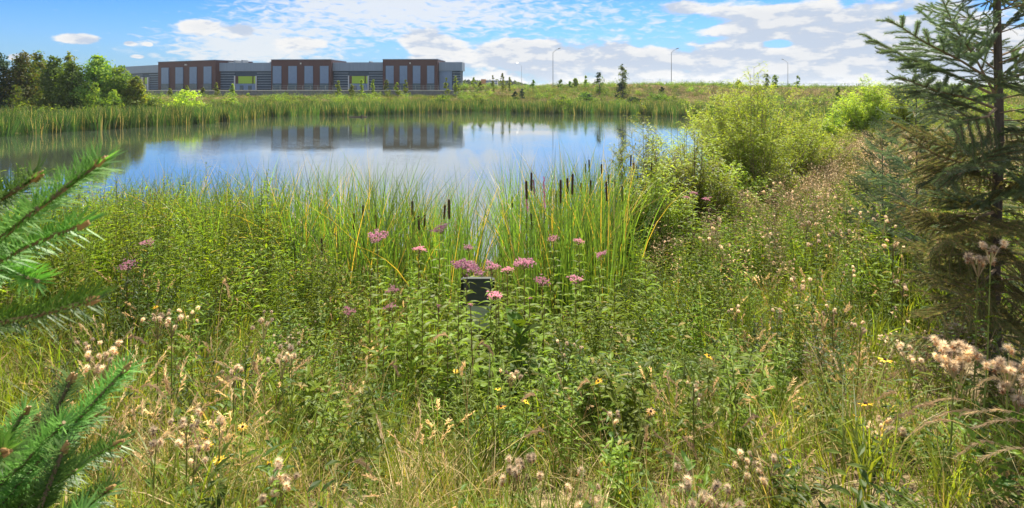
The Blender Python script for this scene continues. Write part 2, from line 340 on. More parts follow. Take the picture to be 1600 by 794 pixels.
def make_ground():
    k = np.linspace(-1, 1, 300); xs = np.sinh(k * 6.2) / math.sinh(6.2) * 1600
    k2 = np.linspace(0, 1, 330); ys = -60 + 0 * k2
    a = np.linspace(-60, 1.2, 14)[:-1]; b = np.linspace(1.2, 14, 72)[:-1]; c = 14 * (130 / 14) ** np.linspace(0, 1, 130)[:-1]; d = 130 * (2500 / 130) ** np.linspace(0, 1, 40)
    ys = np.concatenate([a, b, c, d]); gx, gy = np.meshgrid(xs, ys); z = height(gx.ravel(), gy.ravel())
    nx, ny = len(xs), len(ys); v = np.stack([gx.ravel(), gy.ravel(), z], 1)
    i = np.arange((ny - 1) * (nx - 1)); r_, c_ = i // (nx - 1), i % (nx - 1); o = r_ * nx + c_
    f = np.stack([o, o + 1, o + nx + 1, o + nx], 1)
    me = bpy.data.meshes.new('ground'); me.from_pydata(v.tolist(), [], f.tolist()); M['ground'] = ground_mat(); me.materials.append(M['ground'])
    for p in me.polygons: p.use_smooth = True
    o = link('ground', me); o['kind'] = 'structure'
make_ground()
wm = MB(); M['water'] = water_mat()
wm.add([(-70, 8, WATER), (40, 8, WATER), (40, 92, WATER), (-70, 92, WATER)], [(0, 1, 2, 3)], 'water')
o = link('pond_water', wm.mesh('pond_water')); o['kind'] = 'structure'

# ------------------------------------------------------------------ scatter of uncountable growth (geometry nodes, one object each)
def proto(mb, name): return bpy.data.objects.new(name, mb.mesh(name))
def scatter(name, protos, P, label=None):
    """P: rows x, y, z, rx, ry, rz, sx, sz, index"""
    P = np.array(P, float); n = len(P)
    me = bpy.data.meshes.new(name); me.from_pydata(P[:, :3].tolist(), [], [])
    a = me.attributes.new('rot', 'FLOAT_VECTOR', 'POINT'); a.data.foreach_set('vector', P[:, 3:6].ravel())
    a = me.attributes.new('scl', 'FLOAT_VECTOR', 'POINT'); a.data.foreach_set('vector', np.stack([P[:, 6], P[:, 6], P[:, 7]], 1).ravel())
    a = me.attributes.new('pick', 'INT', 'POINT'); a.data.foreach_set('value', P[:, 8].astype(np.int32))
    o = link(name, me); o['kind'] = 'stuff'
    if label: o['label'] = label
    g = bpy.data.node_groups.new(name, 'GeometryNodeTree'); g.interface.new_socket('Geometry', in_out='INPUT', socket_type='NodeSocketGeometry'); g.interface.new_socket('Geometry', in_out='OUTPUT', socket_type='NodeSocketGeometry')
    gi = g.nodes.new('NodeGroupInput'); go = g.nodes.new('NodeGroupOutput'); ip = g.nodes.new('GeometryNodeInstanceOnPoints')
    jo = g.nodes.new('GeometryNodeJoinGeometry')
    for pr in reversed(protos):
        oi = g.nodes.new('GeometryNodeObjectInfo'); oi.inputs[0].default_value = pr; oi.transform_space = 'ORIGINAL'
        ti = g.nodes.new('GeometryNodeGeometryToInstance'); g.links.new(oi.outputs['Geometry'], ti.inputs[0]); g.links.new(ti.outputs[0], jo.inputs[0])
    def at(nm, ty):
        n_ = g.nodes.new('GeometryNodeInputNamedAttribute'); n_.data_type = ty; n_.inputs[0].default_value = nm; return n_.outputs[0]
    e = g.nodes.new('FunctionNodeEulerToRotation'); g.links.new(at('rot', 'FLOAT_VECTOR'), e.inputs[0])
    g.links.new(gi.outputs[0], ip.inputs['Points']); g.links.new(jo.outputs[0], ip.inputs['Instance']); ip.inputs['Pick Instance'].default_value = True
    g.links.new(at('pick', 'INT'), ip.inputs['Instance Index']); g.links.new(e.outputs[0], ip.inputs['Rotation']); g.links.new(at('scl', 'FLOAT_VECTOR'), ip.inputs['Scale'])
    g.links.new(ip.outputs[0], go.inputs[0])
    md = o.modifiers.new('scatter', 'NODES'); md.node_group = g
    return o
def vnoise(x, y, sc, seed=0):
    x = np.asarray(x) / sc + seed * 17.3; y = np.asarray(y) / sc + seed * 9.1; x0 = np.floor(x); y0 = np.floor(y); fx = smoothst(x - x0); fy = smoothst(y - y0)
    def h(i, j): v = np.sin(i * 127.1 + j * 311.7 + seed * 74.7) * 43758.5453; return v - np.floor(v)
    return (h(x0, y0) * (1 - fx) + h(x0 + 1, y0) * fx) * (1 - fy) + (h(x0, y0 + 1) * (1 - fx) + h(x0 + 1, y0 + 1) * fx) * fy
def fbm(x, y, sc, seed=0): return (vnoise(x, y, sc, seed) + .5 * vnoise(x, y, sc / 2.1, seed + 1) + .25 * vnoise(x, y, sc / 4.3, seed + 2)) / 1.75
def sample(y0, y1, dens, ulo=-1.12, uhi=1.12, pad=1.0, cond=None):
    """random points in the wedge in front of the camera; dens per square metre; cond(x, y, s) -> probability"""
    A = (uhi - ulo) * (y1 * y1 - y0 * y0) / 2 + 2 * pad * (y1 - y0); n = int(A * dens)
    y = np.sqrt(np.random.rand(n) * (y1 * y1 - y0 * y0) + y0 * y0); x = y * (ulo + (uhi - ulo) * np.random.rand(n)) + (np.random.rand(n) - .5) * 2 * pad
    s = sdf(x, y); p = cond(x, y, s) if cond else np.ones(n); k = np.random.rand(n) < p
    x, y, s = x[k], y[k], s[k]; return x, y, s, height(x, y, s)
def rows(x, y, z, nv, smin=.8, smax=1.2, tilt=.12, hs=None):
    n = len(x); sc = np.random.uniform(smin, smax, n); h_ = sc * (hs if hs is not None else 1)
    return np.stack([x, y, z - .02, np.random.normal(0, tilt, n), np.random.normal(0, tilt, n), np.random.rand(n) * 6.283, sc, h_, np.random.randint(0, nv, n)], 1)
SPOTS = dict()

# prototypes
def p_weed(i, mat='weed', H=.85, LL=.098, W=.021, step=.032, branch=True):
    mb = MB()
    for st in range(3):
        bx, by = U(-.06, .06), U(-.06, .06); h = H * U(.75, 1.1); lean = Vector((U(-.16, .16), U(-.16, .16), 0))
        pts = [Vector((bx, by, 0)) + lean * (t * t) * h + Vector((0, 0, h * t)) for t in (0, .35, .7, 1)]
        mb.tube(pts, .0035, .0015, 'stem', 3, False)
        z = .12; a = U(0, 6)
        while z < h:
            t = z / h; c = Vector((bx, by, 0)) + lean * t * t * h + Vector((0, 0, z)); a += 2.4
            l = LL * U(.7, 1.2) * (1.15 - .55 * t)
            mb.leaf(c, (math.cos(a), math.sin(a), U(.2, .9)), l, W * U(.8, 1.3) * (1.1 - .4 * t), mat, U(.1, .5))
            if branch and t > .35 and R() < .16:
                e = c + Vector((math.cos(a) * .07, math.sin(a) * .07, .10)); mb.tube([c, e], .0018, .001, 'stem', 3, False)
                for q in range(4): mb.leaf(c.lerp(e, .3 + .22 * q), (math.cos(a + q * 2), math.sin(a + q * 2), .6), l * .6, W * .7, mat, .3)
            z += step * U(.7, 1.3)
    return proto(mb, 'weed_source')
def p_broad(i):
    mb = MB()
    for st in range(4):
        a0 = U(0, 6.28); h = U(.15, .4); lean = Vector((math.cos(a0), math.sin(a0), 0)) * U(.02, .12)
        for k in range(9):
            t = (k + 1) / 9; c = lean * t + Vector((0, 0, h * t)); a = U(0, 6.28)
            mb.leaf(c, (math.cos(a), math.sin(a), U(.1, .8)), U(.035, .075), U(.012, .024), 'weed2' if st % 2 else 'weed', U(.1, .5), wide=.45)
    return proto(mb, 'low_weed_source')
def p_grass(i, mat='grass', n=34, H=.42, w=.0055, spread=.09, bend=.5, alt=None):
    mb = MB()
    for k in range(n):
        a = U(0, 6.28); r = spread * math.sqrt(R()); h = H * U(.5, 1.15)
        mb.blade((r * math.cos(a), r * math.sin(a), 0), a + U(-1, 1), h, w * U(.7, 1.3), U(.1, bend) * 1.5, alt if (alt and R() < .3) else mat, 4, droop=U(0, .25))
    return proto(mb, 'grass_source')
def seed_panicle(mb, pts, n, l, key, w=.10):
    pts = [Vector(p) for p in pts]
    for k in range(n):
        t = k / n * (len(pts) - 1); i = min(int(t), len(pts) - 2); c = pts[i].lerp(pts[i + 1], t - i)
        d = (pts[i + 1] - pts[i]).normalized() + Vector((U(-.5, .5), U(-.5, .5), U(-.5, .3)))
        d.normalize(); a = d.orthogonal().normalized() * (l * w); mb.add([c, c + d * l * .5 + a, c + d * l, c + d * l * .5 - a], [(0, 1, 2, 3)], key)
def p_dry(i):
    mb = MB()
    for k in range(16):
        a = U(0, 6.28); r = .07 * math.sqrt(R()); mb.blade((r * math.cos(a), r * math.sin(a), 0), a, U(.2, .5), .004, U(.2, .9), 'straw', 4, droop=U(0, .3))
    for k in range(5):
        a = U(0, 6.28); h = U(.45, .75); l = U(.05, .22); P = [Vector((math.cos(a), math.sin(a), 0)) * (l * t ** 2) * 1.2 + Vector((0, 0, h * (t - .12 * t ** 4))) for t in (0, .3, .6, .8, .9, 1)]
        mb.tube(P, .0014, .0007, 'straw', 3, False); seed_panicle(mb, P[3:], 22, .028, 'seed')
    return proto(mb, 'dry_grass_source')
def fluff_head(mb, c, r, n1=26, n2=10):
    mb.tuft(c, r, n1, 'fluff', .13, .5); mb.tuft(Vector(c) - Vector((0, 0, r * .45)), r * .75, n2, 'husk', .2, .2)
def p_thistle(i, H=.8, heads=9, r=.013):
    mb = MB(); h = H * U(.8, 1.1); lean = Vector((U(-.12, .12), U(-.12, .12), 0))
    mb.tube([(0, 0, 0), lean * .25 * h + Vector((0, 0, h * .5)), lean * h + Vector((0, 0, h))], .004, .002, 'stem', 3, False)
    for k in range(20):
        t = U(.08, .8); a = U(0, 6.28); mb.leaf(lean * t * t * h + Vector((0, 0, h * t)), (math.cos(a), math.sin(a), U(-.1, .6)), U(.06, .12) * (1.2 - t), U(.015, .03), 'weed', U(.2, .6))
    for k in range(heads):
        t = U(.72, 1.0); c = lean * t * t * h + Vector((0, 0, h * t)); a = U(0, 6.28); e = c + Vector((math.cos(a) * U(.03, .1), math.sin(a) * U(.03, .1), U(.03, .12)))
        mb.tube([c, e], .0016, .001, 'drystem', 3, False)
        if R() < .6: fluff_head(mb, e, r * U(.7, 1.3), 18, 7)
        else: mb.tuft(e, r * .8, 12, 'brownhead', .3)
    return proto(mb, 'thistle_source')
def p_brown(i, H=.85):
    mb = MB()
    for st in range(3):
        h = H * U(.8, 1.1); lean = Vector((U(-.2, .2), U(-.2, .2), 0)); b = Vector((U(-.08, .08), U(-.08, .08), 0))
        mb.tube([b, b + lean * .25 * h + Vector((0, 0, h * .5)), b + lean * h + Vector((0, 0, h))], .003, .0015, 'drystem', 3, False)
        for k in range(14):
            t = U(.1, .75); a = U(0, 6.28); mb.leaf(b + lean * t * t * h + Vector((0, 0, h * t)), (math.cos(a), math.sin(a), U(0, .7)), U(.05, .09), .014, 'weed', U(.2, .6))
        for k in range(14):
            t = U(.6, 1.0); c = b + lean * t * t * h + Vector((0, 0, h * t)); a = U(0, 6.28); e = c + Vector((math.cos(a) * U(.02, .1), math.sin(a) * U(.02, .1), U(.0, .08)))
            mb.tube([c, e], .0012, .0008, 'drystem', 3, False); mb.tuft(e, U(.011, .018), 11, 'fluff' if R() < .4 else 'brownhead', .32)
    return proto(mb, 'seed_weed_source')
def p_cattail(i):
    mb = MB()
    for k in range(9):
        a = U(0, 6.28); r = .12 * math.sqrt(R()); mb.blade((r * math.cos(a), r * math.sin(a), 0), a + U(-.8, .8), U(1.5, 2.35), U(.011, .020), U(.04, .38) if R() < .85 else U(.4, .7), 'cattail', 7, twist=1)
    return proto(mb, 'cattail_leaf_source')
def p_reed(i, H=1.7, mat='reed', n=46):
    mb = MB()
    for k in range(n):
        a = U(0, 6.28); r = .55 * math.sqrt(R()); mb.blade((r * math.cos(a), r * math.sin(a), 0), a, H * U(.7, 1.15), U(.03, .055), U(.05, .35), mat, 3)
    return proto(mb, 'far_reed_source')
def p_meadow(i, mat, H, top=None):
    mb = MB()
    for k in range(46):
        a = U(0, 6.28); r = .65 * math.sqrt(R()); c = (r * math.cos(a), r * math.sin(a), 0); h = H * U(.5, 1.15)
        mb.blade(c, a, h, U(.03, .06), U(.05, .5), mat, 3)
        if top and R() < .5: mb.tuft((c[0], c[1], h * .9), U(.05, .09), 5, top, .3, .5)
    return proto(mb, 'meadow_source')

weeds = [p_weed(i) for i in range(5)]; lances = [p_weed(i, 'lance', 1.0, .125, .013, .026, False) for i in range(4)]
darks = [p_weed(i, 'weed2', .7, .075, .02, .03) for i in range(4)]
lows = [p_broad(i) for i in range(5)]
grasses = [p_grass(i) for i in range(5)]; tallg = [p_grass(i, 'grass', 26, .75, .007, .08, .45, 'weed') for i in range(4)]
broads = [p_weed(i, 'weed' if i % 2 else 'lance', .85, .15, .036, .045, False) for i in range(4)]
drys = [p_dry(i) for i in range(5)]; straws = [p_grass(i, 'straw', 26, .30, .004, .09, .9) for i in range(3)]
thistles = [p_thistle(i) for i in range(5)]; browns = [p_brown(i) for i in range(5)]
cats = [p_cattail(i) for i in range(6)]; reeds = [p_reed(i) for i in range(4)]
meadg = [p_meadow(i, 'meadow', .8, 'meadow') for i in range(3)]; meadp = [p_meadow(i, 'pinkgrass', .75, 'brownhead') for i in range(3)]

def cap(x, y, z, H0, hs, kind=0):
    """limit plant heights: low in the gully by the bench, taller up both sides"""
    px = 800 + F * x / y
    L = np.interp(px, [0, 150, 400, 480, 600, 960, 1020, 1100, 1200, 1300, 1400, 1600], [290, 280, 295, 360, 405, 405, 365, 330, 280, 222, 210, 205])
    return np.clip(np.minimum(hs, (EYE - (L + np.random.uniform(-12, 30, len(x)) - 137) / F * y - z) / H0), .12, 9)
PA = lambda x, y, x0, y0, rx, ry: np.exp(-(((x - x0) / rx) ** 2 + ((y - y0) / ry) ** 2))    # soft patch of ground
left_grass = lambda x, y: PA(x, y, -2.9, 3.1, 1.0, 1.1)
dry_left = lambda x, y: PA(x, y, -1.55, 2.9, .75, .8)
straw_mid = lambda x, y: PA(x, y, -.15, 2.15, .55, .28) + .6 * PA(x, y, .1, 2.5, .4, .3)
mulch = lambda x, y: np.minimum(1, PA(x, y, 1.9, 2.9, .28, .55) + PA(x, y, 2.1, 3.5, .25, .4))
under_spruce = lambda x, y: PA(x, y, 3.0, 3.2, .55, .8)
bench_gap = lambda x, y: PA(x, y, -.22, 5.0, .26, 1.0)
gully = lambda x, y: np.exp(-((x - .2) / 2.6) ** 2)

# low cover everywhere on the near bank
x, y, s, z = sample(1.5, 13, 34, cond=lambda x, y, s: (s > .1) * np.clip(1.15 - mulch(x, y) * 1.0 - under_spruce(x, y) - straw_mid(x, y) * .5, 0, 1) * np.where(y < 7, 1, .45))
scatter('grass', grasses, rows(x, y, z, 5, .55, 1.05, .15, hs=np.clip(.72 + .06 * y, .6, 1.1)), 'short grass covering the near bank')
x, y, s, z = sample(1.5, 10, 30, cond=lambda x, y, s: (s > .1) * np.clip(.25 + fbm(x, y, 1.1, 3) * .9 - straw_mid(x, y) - mulch(x, y) * .9 - left_grass(x, y) * .8 - under_spruce(x, y) * .8, 0, 1))
scatter('low_weeds', lows, rows(x, y, z, 5, .6, 1.15, .15), 'low leafy weeds on the near bank')
x, y, s, z = sample(1.6, 7, 30, cond=lambda x, y, s: np.clip(straw_mid(x, y) * 1.1 + dry_left(x, y) * .4 + mulch(x, y) * .9 + np.maximum(0, fbm(x, y, .8, 8) - .58) * 1.4, 0, 1))
scatter('straw', straws, rows(x, y, z, 3, .6, 1.1, .35, hs=np.clip(.3 + .2 * y, .5, 1)), 'dead straw lying between the grass')
x, y, s, z = sample(1.7, 9, 20, cond=lambda x, y, s: (s > .3) * np.clip(dry_left(x, y) * .8 + left_grass(x, y) * .5 + np.maximum(0, fbm(x, y, .8, 5) - .46) * 2.4 - bench_gap(x, y), 0, 1))
scatter('dry_grass', drys, rows(x, y, z, 5, .6, 1.05, .15, hs=np.clip(.45 + .11 * y, .5, 1.0)), 'dry tan grass with seed heads')
x, y, s, z = sample(1.9, 11, 12, cond=lambda x, y, s: (s > .1) * np.clip(.15 + left_grass(x, y) * .9 + fbm(x, y, .9, 12) * .4 - bench_gap(x, y) - under_spruce(x, y) - mulch(x, y), 0, 1))
scatter('tall_grass', tallg, rows(x, y, z, 4, .65, 1.1, .12, hs=np.clip(.35 + .13 * y, .45, 1.0)), 'taller green grass on the near bank')
# leafy weeds
hfac = lambda x, y: np.clip(.30 + .13 * y, .35, 1.05) * (1 + .25 * (1 - gully(x, y)) * (x < 0))
x, y, s, z = sample(2.1, 10.5, 17, cond=lambda x, y, s: (s > .25) * np.clip(.12 + (fbm(x, y, .75, 21) - .36) * 2.6 - bench_gap(x, y) - under_spruce(x, y) - mulch(x, y) - left_grass(x, y) * .7 - dry_left(x, y) * .8 - straw_mid(x, y), 0, 1))
scatter('weeds', weeds, rows(x, y, z, 5, .65, 1.15, .18, hs=cap(x, y, z, .88, hfac(x, y))), 'leafy green weeds thick on the bank')
x, y, s, z = sample(2.6, 11, 13, cond=lambda x, y, s: (s > .15) * np.clip((fbm(x, y, 1.2, 31) - .38) * 2.4 + .35 * (x < -2) * (y > 4.5) - bench_gap(x, y) - under_spruce(x, y) - mulch(x, y) - dry_left(x, y), 0, 1) * (x < 3.5))
scatter('goldenrod_leaves', lances, rows(x, y, z, 4, .65, 1.15, .15, hs=cap(x, y, z, 1.0, hfac(x, y))), 'narrow leaved goldenrod not yet in flower')
x, y, s, z = sample(3.0, 11, 10, cond=lambda x, y, s: (s > .2) * np.clip((fbm(x, y, .9, 41) - .42) * 3.0 + .9 * PA(x, y, -1.7, 4.0, .6, .7) + .8 * PA(x, y, 2.2, 4.3, .5, .5) + .9 * PA(x, y, -.2, 3.4, .5, .5) - bench_gap(x, y) * .5 - under_spruce(x, y), 0, 1))  # extra patches of dark leaves, put in to deepen shadow contrast
scatter('undergrowth', darks, rows(x, y, z, 4, .75, 1.15, .12, hs=cap(x, y, z, .75, hfac(x, y))), 'dark green leafy undergrowth')
x, y, s, z = sample(2.6, 9.5, 10, cond=lambda x, y, s: (s > .3) * np.clip((fbm(x, y, .8, 141) - .42) * 3.5 + .5 * PA(x, y, 0, 4.2, .8, 1.2) - bench_gap(x, y) * .6 - under_spruce(x, y) - mulch(x, y) - left_grass(x, y), 0, 1))
scatter('broad_leaved_weeds', broads, rows(x, y, z, 4, .65, 1.05, .15, hs=cap(x, y, z, .88, hfac(x, y))), 'broader leaved weeds in clumps on the bank')
x, y, s, z = sample(1.4, 2.7, 60, cond=lambda x, y, s: np.where(x > .6, .8, .25) + 0 * x)
scatter('straw_litter', straws, rows(x, y, z, 3, .5, .9, .5, hs=.55), 'dead straw and litter over the soil')
x, y, s, z = sample(1.4, 2.6, 36, cond=lambda x, y, s: .75 + 0 * x)
scatter('near_grass', grasses + lows, rows(x, y, z, 10, .5, .85, .2, hs=.7), 'short grass and weeds at the near edge')
x, y, s, z = sample(2.2, 4.2, 16, .5, 1.1, .3, cond=lambda x, y, s: np.clip(PA(x, y, 2.5, 2.9, .6, .7), 0, 1))
scatter('spruce_foot_weeds', browns + drys, rows(x, y, z, 10, .6, 1.0, .2, hs=.75), 'dry weeds crowding the foot of the spruce')
# right slope
x, y, s, z = sample(4.5, 26, 17, .12, 1.15, 1, cond=lambda x, y, s: (s > 2.0) * np.clip((x / y - .18) * 4, 0, 1) * np.clip((y - 4.5) / 6, .1, 1) * np.clip(.45 + fbm(x, y, 1.6, 51) * .8, 0, 1))
scatter('seeding_weeds', browns, rows(x, y, z, 5, .8, 1.15, .12, hs=cap(x, y, z, .85, 1.0 + 0 * x)), 'brown weeds gone to seed on the right slope')
x, y, s, z = sample(9, 30, 8, -.1, 1.15, 1, cond=lambda x, y, s: (s > -.2) * (x > 1.4) * .9)
scatter('slope_weeds', weeds, rows(x, y, z, 5, .7, 1.0, .12), 'green weeds filling the slope behind')
x, y, s, z = sample(3.2, 20, 3.2, -.9, 1.1, 1, cond=lambda x, y, s: (s > 1.0) * np.clip(np.where(x > 0, .2 + (x / y) * 1.3, .12 + dry_left(x, y)) + (fbm(x, y, .9, 61) - .5) - bench_gap(x, y), 0, 1))
scatter('thistle_plants', thistles, rows(x, y, z, 5, .7, 1.05, .1, hs=np.clip(.45 + .1 * y, .5, 1)), 'thistles gone to seed scattered through the bank')
x, y, s, z = sample(4, 16, 9, .12, 1.1, 1, cond=lambda x, y, s: (s > 1.5) * np.clip((fbm(x, y, 1.1, 151) - .36) * 3, .1, 1))
scatter('slope_grass', tallg, rows(x, y, z, 4, .8, 1.2, .15, hs=cap(x, y, z, .8, 1.0 + 0 * x)), 'tall green grass between the seeding weeds on the slope')
# cattails at the edge of the pond
def catcond(x, y, s):
    u = x / y; band = smoothst((u + .80) / .12) * smoothst((.24 - u) / .05) * smoothst((y - 6.3 - np.clip(-u - .25, 0, 1) * 3.0) / .9) * smoothst((1.2 + s) / 1.5)
    gap = np.clip(.9 * PA(u, 0, -.045, 0, .028, 1) + .35 * PA(u, 0, -.17, 0, .06, 1) + .15 * PA(u, 0, -.36, 0, .10, 1), 0, .97)
    return band * (1 - gap) * np.clip(.30 + .9 * (fbm(x, y, .8, 71) - .2), 0, 1)
x, y, s, z = sample(6.0, 12.5, 26, -.9, .34, .5, cond=catcond); z = np.maximum(z, WATER - .25)
LIM = np.interp(800 + F * x / y, [180, 300, 480, 600, 720, 790, 870, 1000], [276, 264, 256, 252, 278, 256, 244, 235]) + np.random.uniform(-14, 45, len(x)) ** 1
hs_ = np.clip((EYE - (LIM - 137) / F * y - z) / 2.05, .45, 1.2)
scatter('cattail_leaves', cats, rows(x, y, z, 6, .95, 1.05, .04, hs=hs_), 'upright cattail leaves along the near shore')
# far bank
def farscatter(name, protos, dens, cond, smin, smax, label, y0=26, y1=135):
    x, y, s, z = sample(y0, y1, dens, -1.15, 1.15, 2, cond=cond); scatter(name, protos, rows(x, y, z, len(protos), smin, smax, .08), label)
farside = lambda x, y: (y > 38) | ((x > 8) & (y > 26))
farscatter('shore_reeds', reeds, 1.9, lambda x, y, s: farside(x, y) * (s > -.9) * np.clip((np.where(x < -10, 7.5, 5.0) * (1 + .5 * (vnoise(x, y, 6, 81) - .5)) - s) / 1.5, 0, 1), .75, 1.1, 'dense green cattails along the far shore')
farscatter('meadow_grass', meadg, 1.15, lambda x, y, s: farside(x, y) * (s > 3.5) * np.clip((fbm(x, y, 9, 91) - .36) * 5, 0.15, 1) * ~((y > 106) & (x / y < -.1)), .7, 1.15, 'green meadow grass on the far bank')
farscatter('meadow_seed_grass', meadp, 1.15, lambda x, y, s: farside(x, y) * (s > 5) * np.clip((.66 - fbm(x, y, 9, 91)) * 5, 0.1, 1) * ~((y > 106) & (x / y < -.1)), .7, 1.1, 'pinkish brown seeding grass on the far bank')
def p_scrub(i):
    mb = MB()
    for k in range(7):
        a = U(0, 6.28); r = .6 * math.sqrt(R()); c = Vector((r * math.cos(a), r * math.sin(a), U(.25, .9))); key = random.choice(['tree', 'tree', 'weed2', 'sapling'])
        mb.tube([(c.x * .5, c.y * .5, 0), c], .02, .01, 'drystem', 3, False)
        for q in range(26): mb.quadleaf(c + Vector((random.gauss(0, .2), random.gauss(0, .2), random.gauss(0, .22))), (U(-1, 1), U(-1, 1), 1), U(.10, .2), key, .6)
    return proto(mb, 'scrub_source')
scrubs = [p_scrub(i) for i in range(5)]
farscatter('far_scrub', scrubs, .6, lambda x, y, s: farside(x, y) * (s > 4) * np.clip((fbm(x, y, 6, 131) - .44) * 7, .05, 1) * ~((y > 104) & (x / y < -.1)), .5, 1.35, 'low green scrub dotted over the far bank')
x, y, s, z = sample(135, 420, .10, -.35, 1.1, 2)
scatter('field_grass', meadp + meadg[:1], rows(x, y, z, 4, 1.0, 1.9, .05), 'brown grass of the far field')
# ------------------------------------------------------------------ building far across the pond
M['brown'] = solid('brown cladding', (.085, .032, .032), (.07, .028, .03), 1.5, .6, stretch=(4, 4, .2))
M['fascia'] = solid('grey fascia', (.22, .28, .38), (.19, .24, .33), 1.2, .5, .2, stretch=(3, 3, .2))
M['panel'] = solid('grey panel', (.18, .26, .40), (.16, .23, .36), 2, .5, .2)
M['glassdark'] = solid('dark glazing', (.03, .06, .09), (.05, .09, .12), 1, .12, spec=.8)
M['clad'] = solid('dark blue cladding', (.035, .07, .12), (.03, .06, .10), 3, .55, .2)
M['ridge'] = solid('pale cladding ridge', (.20, .26, .34), None, 3, .5)
M['lime'] = solid('lime panel', (.33, .50, .045), (.30, .46, .04), 2, .6)
M['white'] = solid('white frame', (.62, .64, .68), None, 3, .5)
M['stone'] = solid('stone wall', (.17, .18, .20), (.10, .11, .13), 2.5, .9, bump=.6)
M['cap'] = solid('pale coping', (.52, .50, .47), None, 3, .8)
M['steel'] = solid('galvanised steel', (.32, .33, .34), None, 5, .45, .6)
M['lampw'] = solid('lamp lens', (.75, .75, .72), None, 5, .3)
BPX = [150, 190, 256, 343, 430, 722]; BD = [150, 139, 125, 116.5, 115, 113]
def bd(px): return 1 / np.interp(px, BPX, [1 / d for d in BD])
def bp(px, off=0.0):
    D = bd(px); p = Vector((X(px, D), D)); e = .5; q = Vector((X(px + e, bd(px + e)), bd(px + e))); t = (q - p).normalized(); n = Vector((t.y, -t.x))
    return p + n * off
BO = Vector((-30, 116, .95))
def bbox(mb, a, b, z0, z1, front, back, key):
    A, B = bp(a + .01), bp(b - .01); t = (B - A).normalized(); n = Vector((t.y, -t.x))
    P = [A + n * front, B + n * front, B + n * back, A + n * back]
    vs = [(p.x - BO.x, p.y - BO.y, z - BO.z) for z in (z0, z1) for p in P]
    mb.add(vs, [(3, 2, 1, 0), (4, 5, 6, 7), (0, 1, 5, 4), (1, 2, 6, 5), (2, 3, 7, 6), (3, 0, 4, 7)], key)
def bpart(name, parent, *boxes, **kw):
    mb = MB()
    for b in boxes: bbox(mb, *b)
    return link(name, mb.mesh(name), parent)
ZT, ZW, ZB = 7.25, 6.75, .95
bld = thing('warehouse_building', 'long low grey building with three brown bays and lime green entrances beyond the pond', 'building', BO)
for a, b in ((150, 190), (190, 256), (256, 343), (343, 425), (427, 520), (520, 600), (600, 686), (686, 706)):
    bpart('wall', bld, (a, b, ZB - .6, ZW - .15, -.3, -24 if b < 700 else -8, 'clad'))
bpart('roof', bld, (190, 256, ZW - .15, ZW - .05, -.2, -24, 'fascia'), (256, 343, ZW - .15, ZW - .05, -.2, -24, 'fascia'), (343, 686, ZW - .15, ZW - .05, -.2, -24, 'fascia'), (686.1, 722, ZW - .15, ZW - .05, -.2, -3.8, 'fascia'))
for a, b in ((160, 256), (343, 427), (520, 600), (686, 722)):
    if a == 160: bpart('fascia', bld, (160, 190, 5.0, ZW, .05, -.35, 'fascia')); a = 190
    bpart('fascia', bld, (a, b, 5.0, ZW, .05 if b < 700 else .12, -.6 if b < 700 else -4, 'fascia'))
for a, b in ((190, 222), (232, 255), (344, 366), (401, 426), (521, 544), (576, 599), (707, 719)):
    for k in range(7):
        z = ZB + .45 + k * .52; bpart('cladding_board', bld, (a, b, z, z + .16, -.1, -.32, 'ridge'))
bpart('wall', bld, (706, 719, ZB - .6, 5.0, -.32, -4, 'clad')); bpart('wall', bld, (686.5, 706, ZB - .6, 5.0, -.12, -.4, 'panel'))
bpart('door', bld, (697, 702, ZB, 2.6, -.05, -.2, 'glassdark'))
for (a, b) in ((222, 232), (366, 401), (544, 576)):
    e = bpart('entrance', bld, (a, b, ZB, 4.0, -.12, -.4, 'brown'))
    w = b - a
    bpart('lime_panel', e, (a + w * .18 if a > 300 else a + 4, b - w * .2 if a > 300 else b - 1, 2.45, 3.95, -.02, -.2, 'lime'))
    for q in ((a, a + 1.4), (b - 1.4, b)): bpart('frame', e, (*q, ZB, 4.05, .1, -.25, 'white'))
    bpart('door', e, (a + 2, b - 2, ZB, 2.4, 0, -.2, 'panel'))
    for q in (.25, .62): bpart('window', e, (a + w * q, a + w * (q + .16), ZB + .1, 2.05, .03, -.1, 'glassdark'))
    bpart('lime_panel', e, (b - w * .14, b - w * .05, 2.45, 3.95, -.01, -.2, 'lime'))
for (a, b, ps) in ((253.5, 343, [(259, 270), (281, 292.5), (303, 314), (325, 337)]), (427, 520, [(430, 443), (454, 467), (479, 492), (503, 516)]), (600, 685.5, [(605, 617), (626.5, 638), (647, 658.5), (669, 680)])):
    bay = bpart('brown_bay', bld, (a, b, ZB - .6, ZT, .9, -8, 'brown'))
    bpart('parapet', bay, (a - .3, b + .3, ZT, ZT + .12, 1.0, -8, 'fascia'))
    for (c, d) in ps:
        bpart('wall_panel', bay, (c, d, 2.45, 6.0, .98, .8, 'panel')); bpart('window', bay, (c, d, ZB + .25, 2.42, .95, .8, 'glassdark'))
        bpart('sill', bay, (c, d, ZB + .1, ZB + .22, 1.02, .8, 'ridge')); bpart('recess_edge', bay, (c - .7, c - .1, ZB + .1, 6.05, .94, .8, 'glassdark'))
    bpart('wall_lamp', bay, ((a + b) / 2 - .6, (a + b) / 2 + .6, 6.35, 6.65, 1.3, .9, 'lampw'))
for p_, w_, h_ in ((349, 2.2, .35), (358, 3, .6), (370, 2.5, .65), (415, 2, .3), (573, 2, .3)):
    bpart('roof_unit', bld, (p_, p_ + w_, ZW - .05, ZW + h_, -1.5, -3.5, 'steel'))
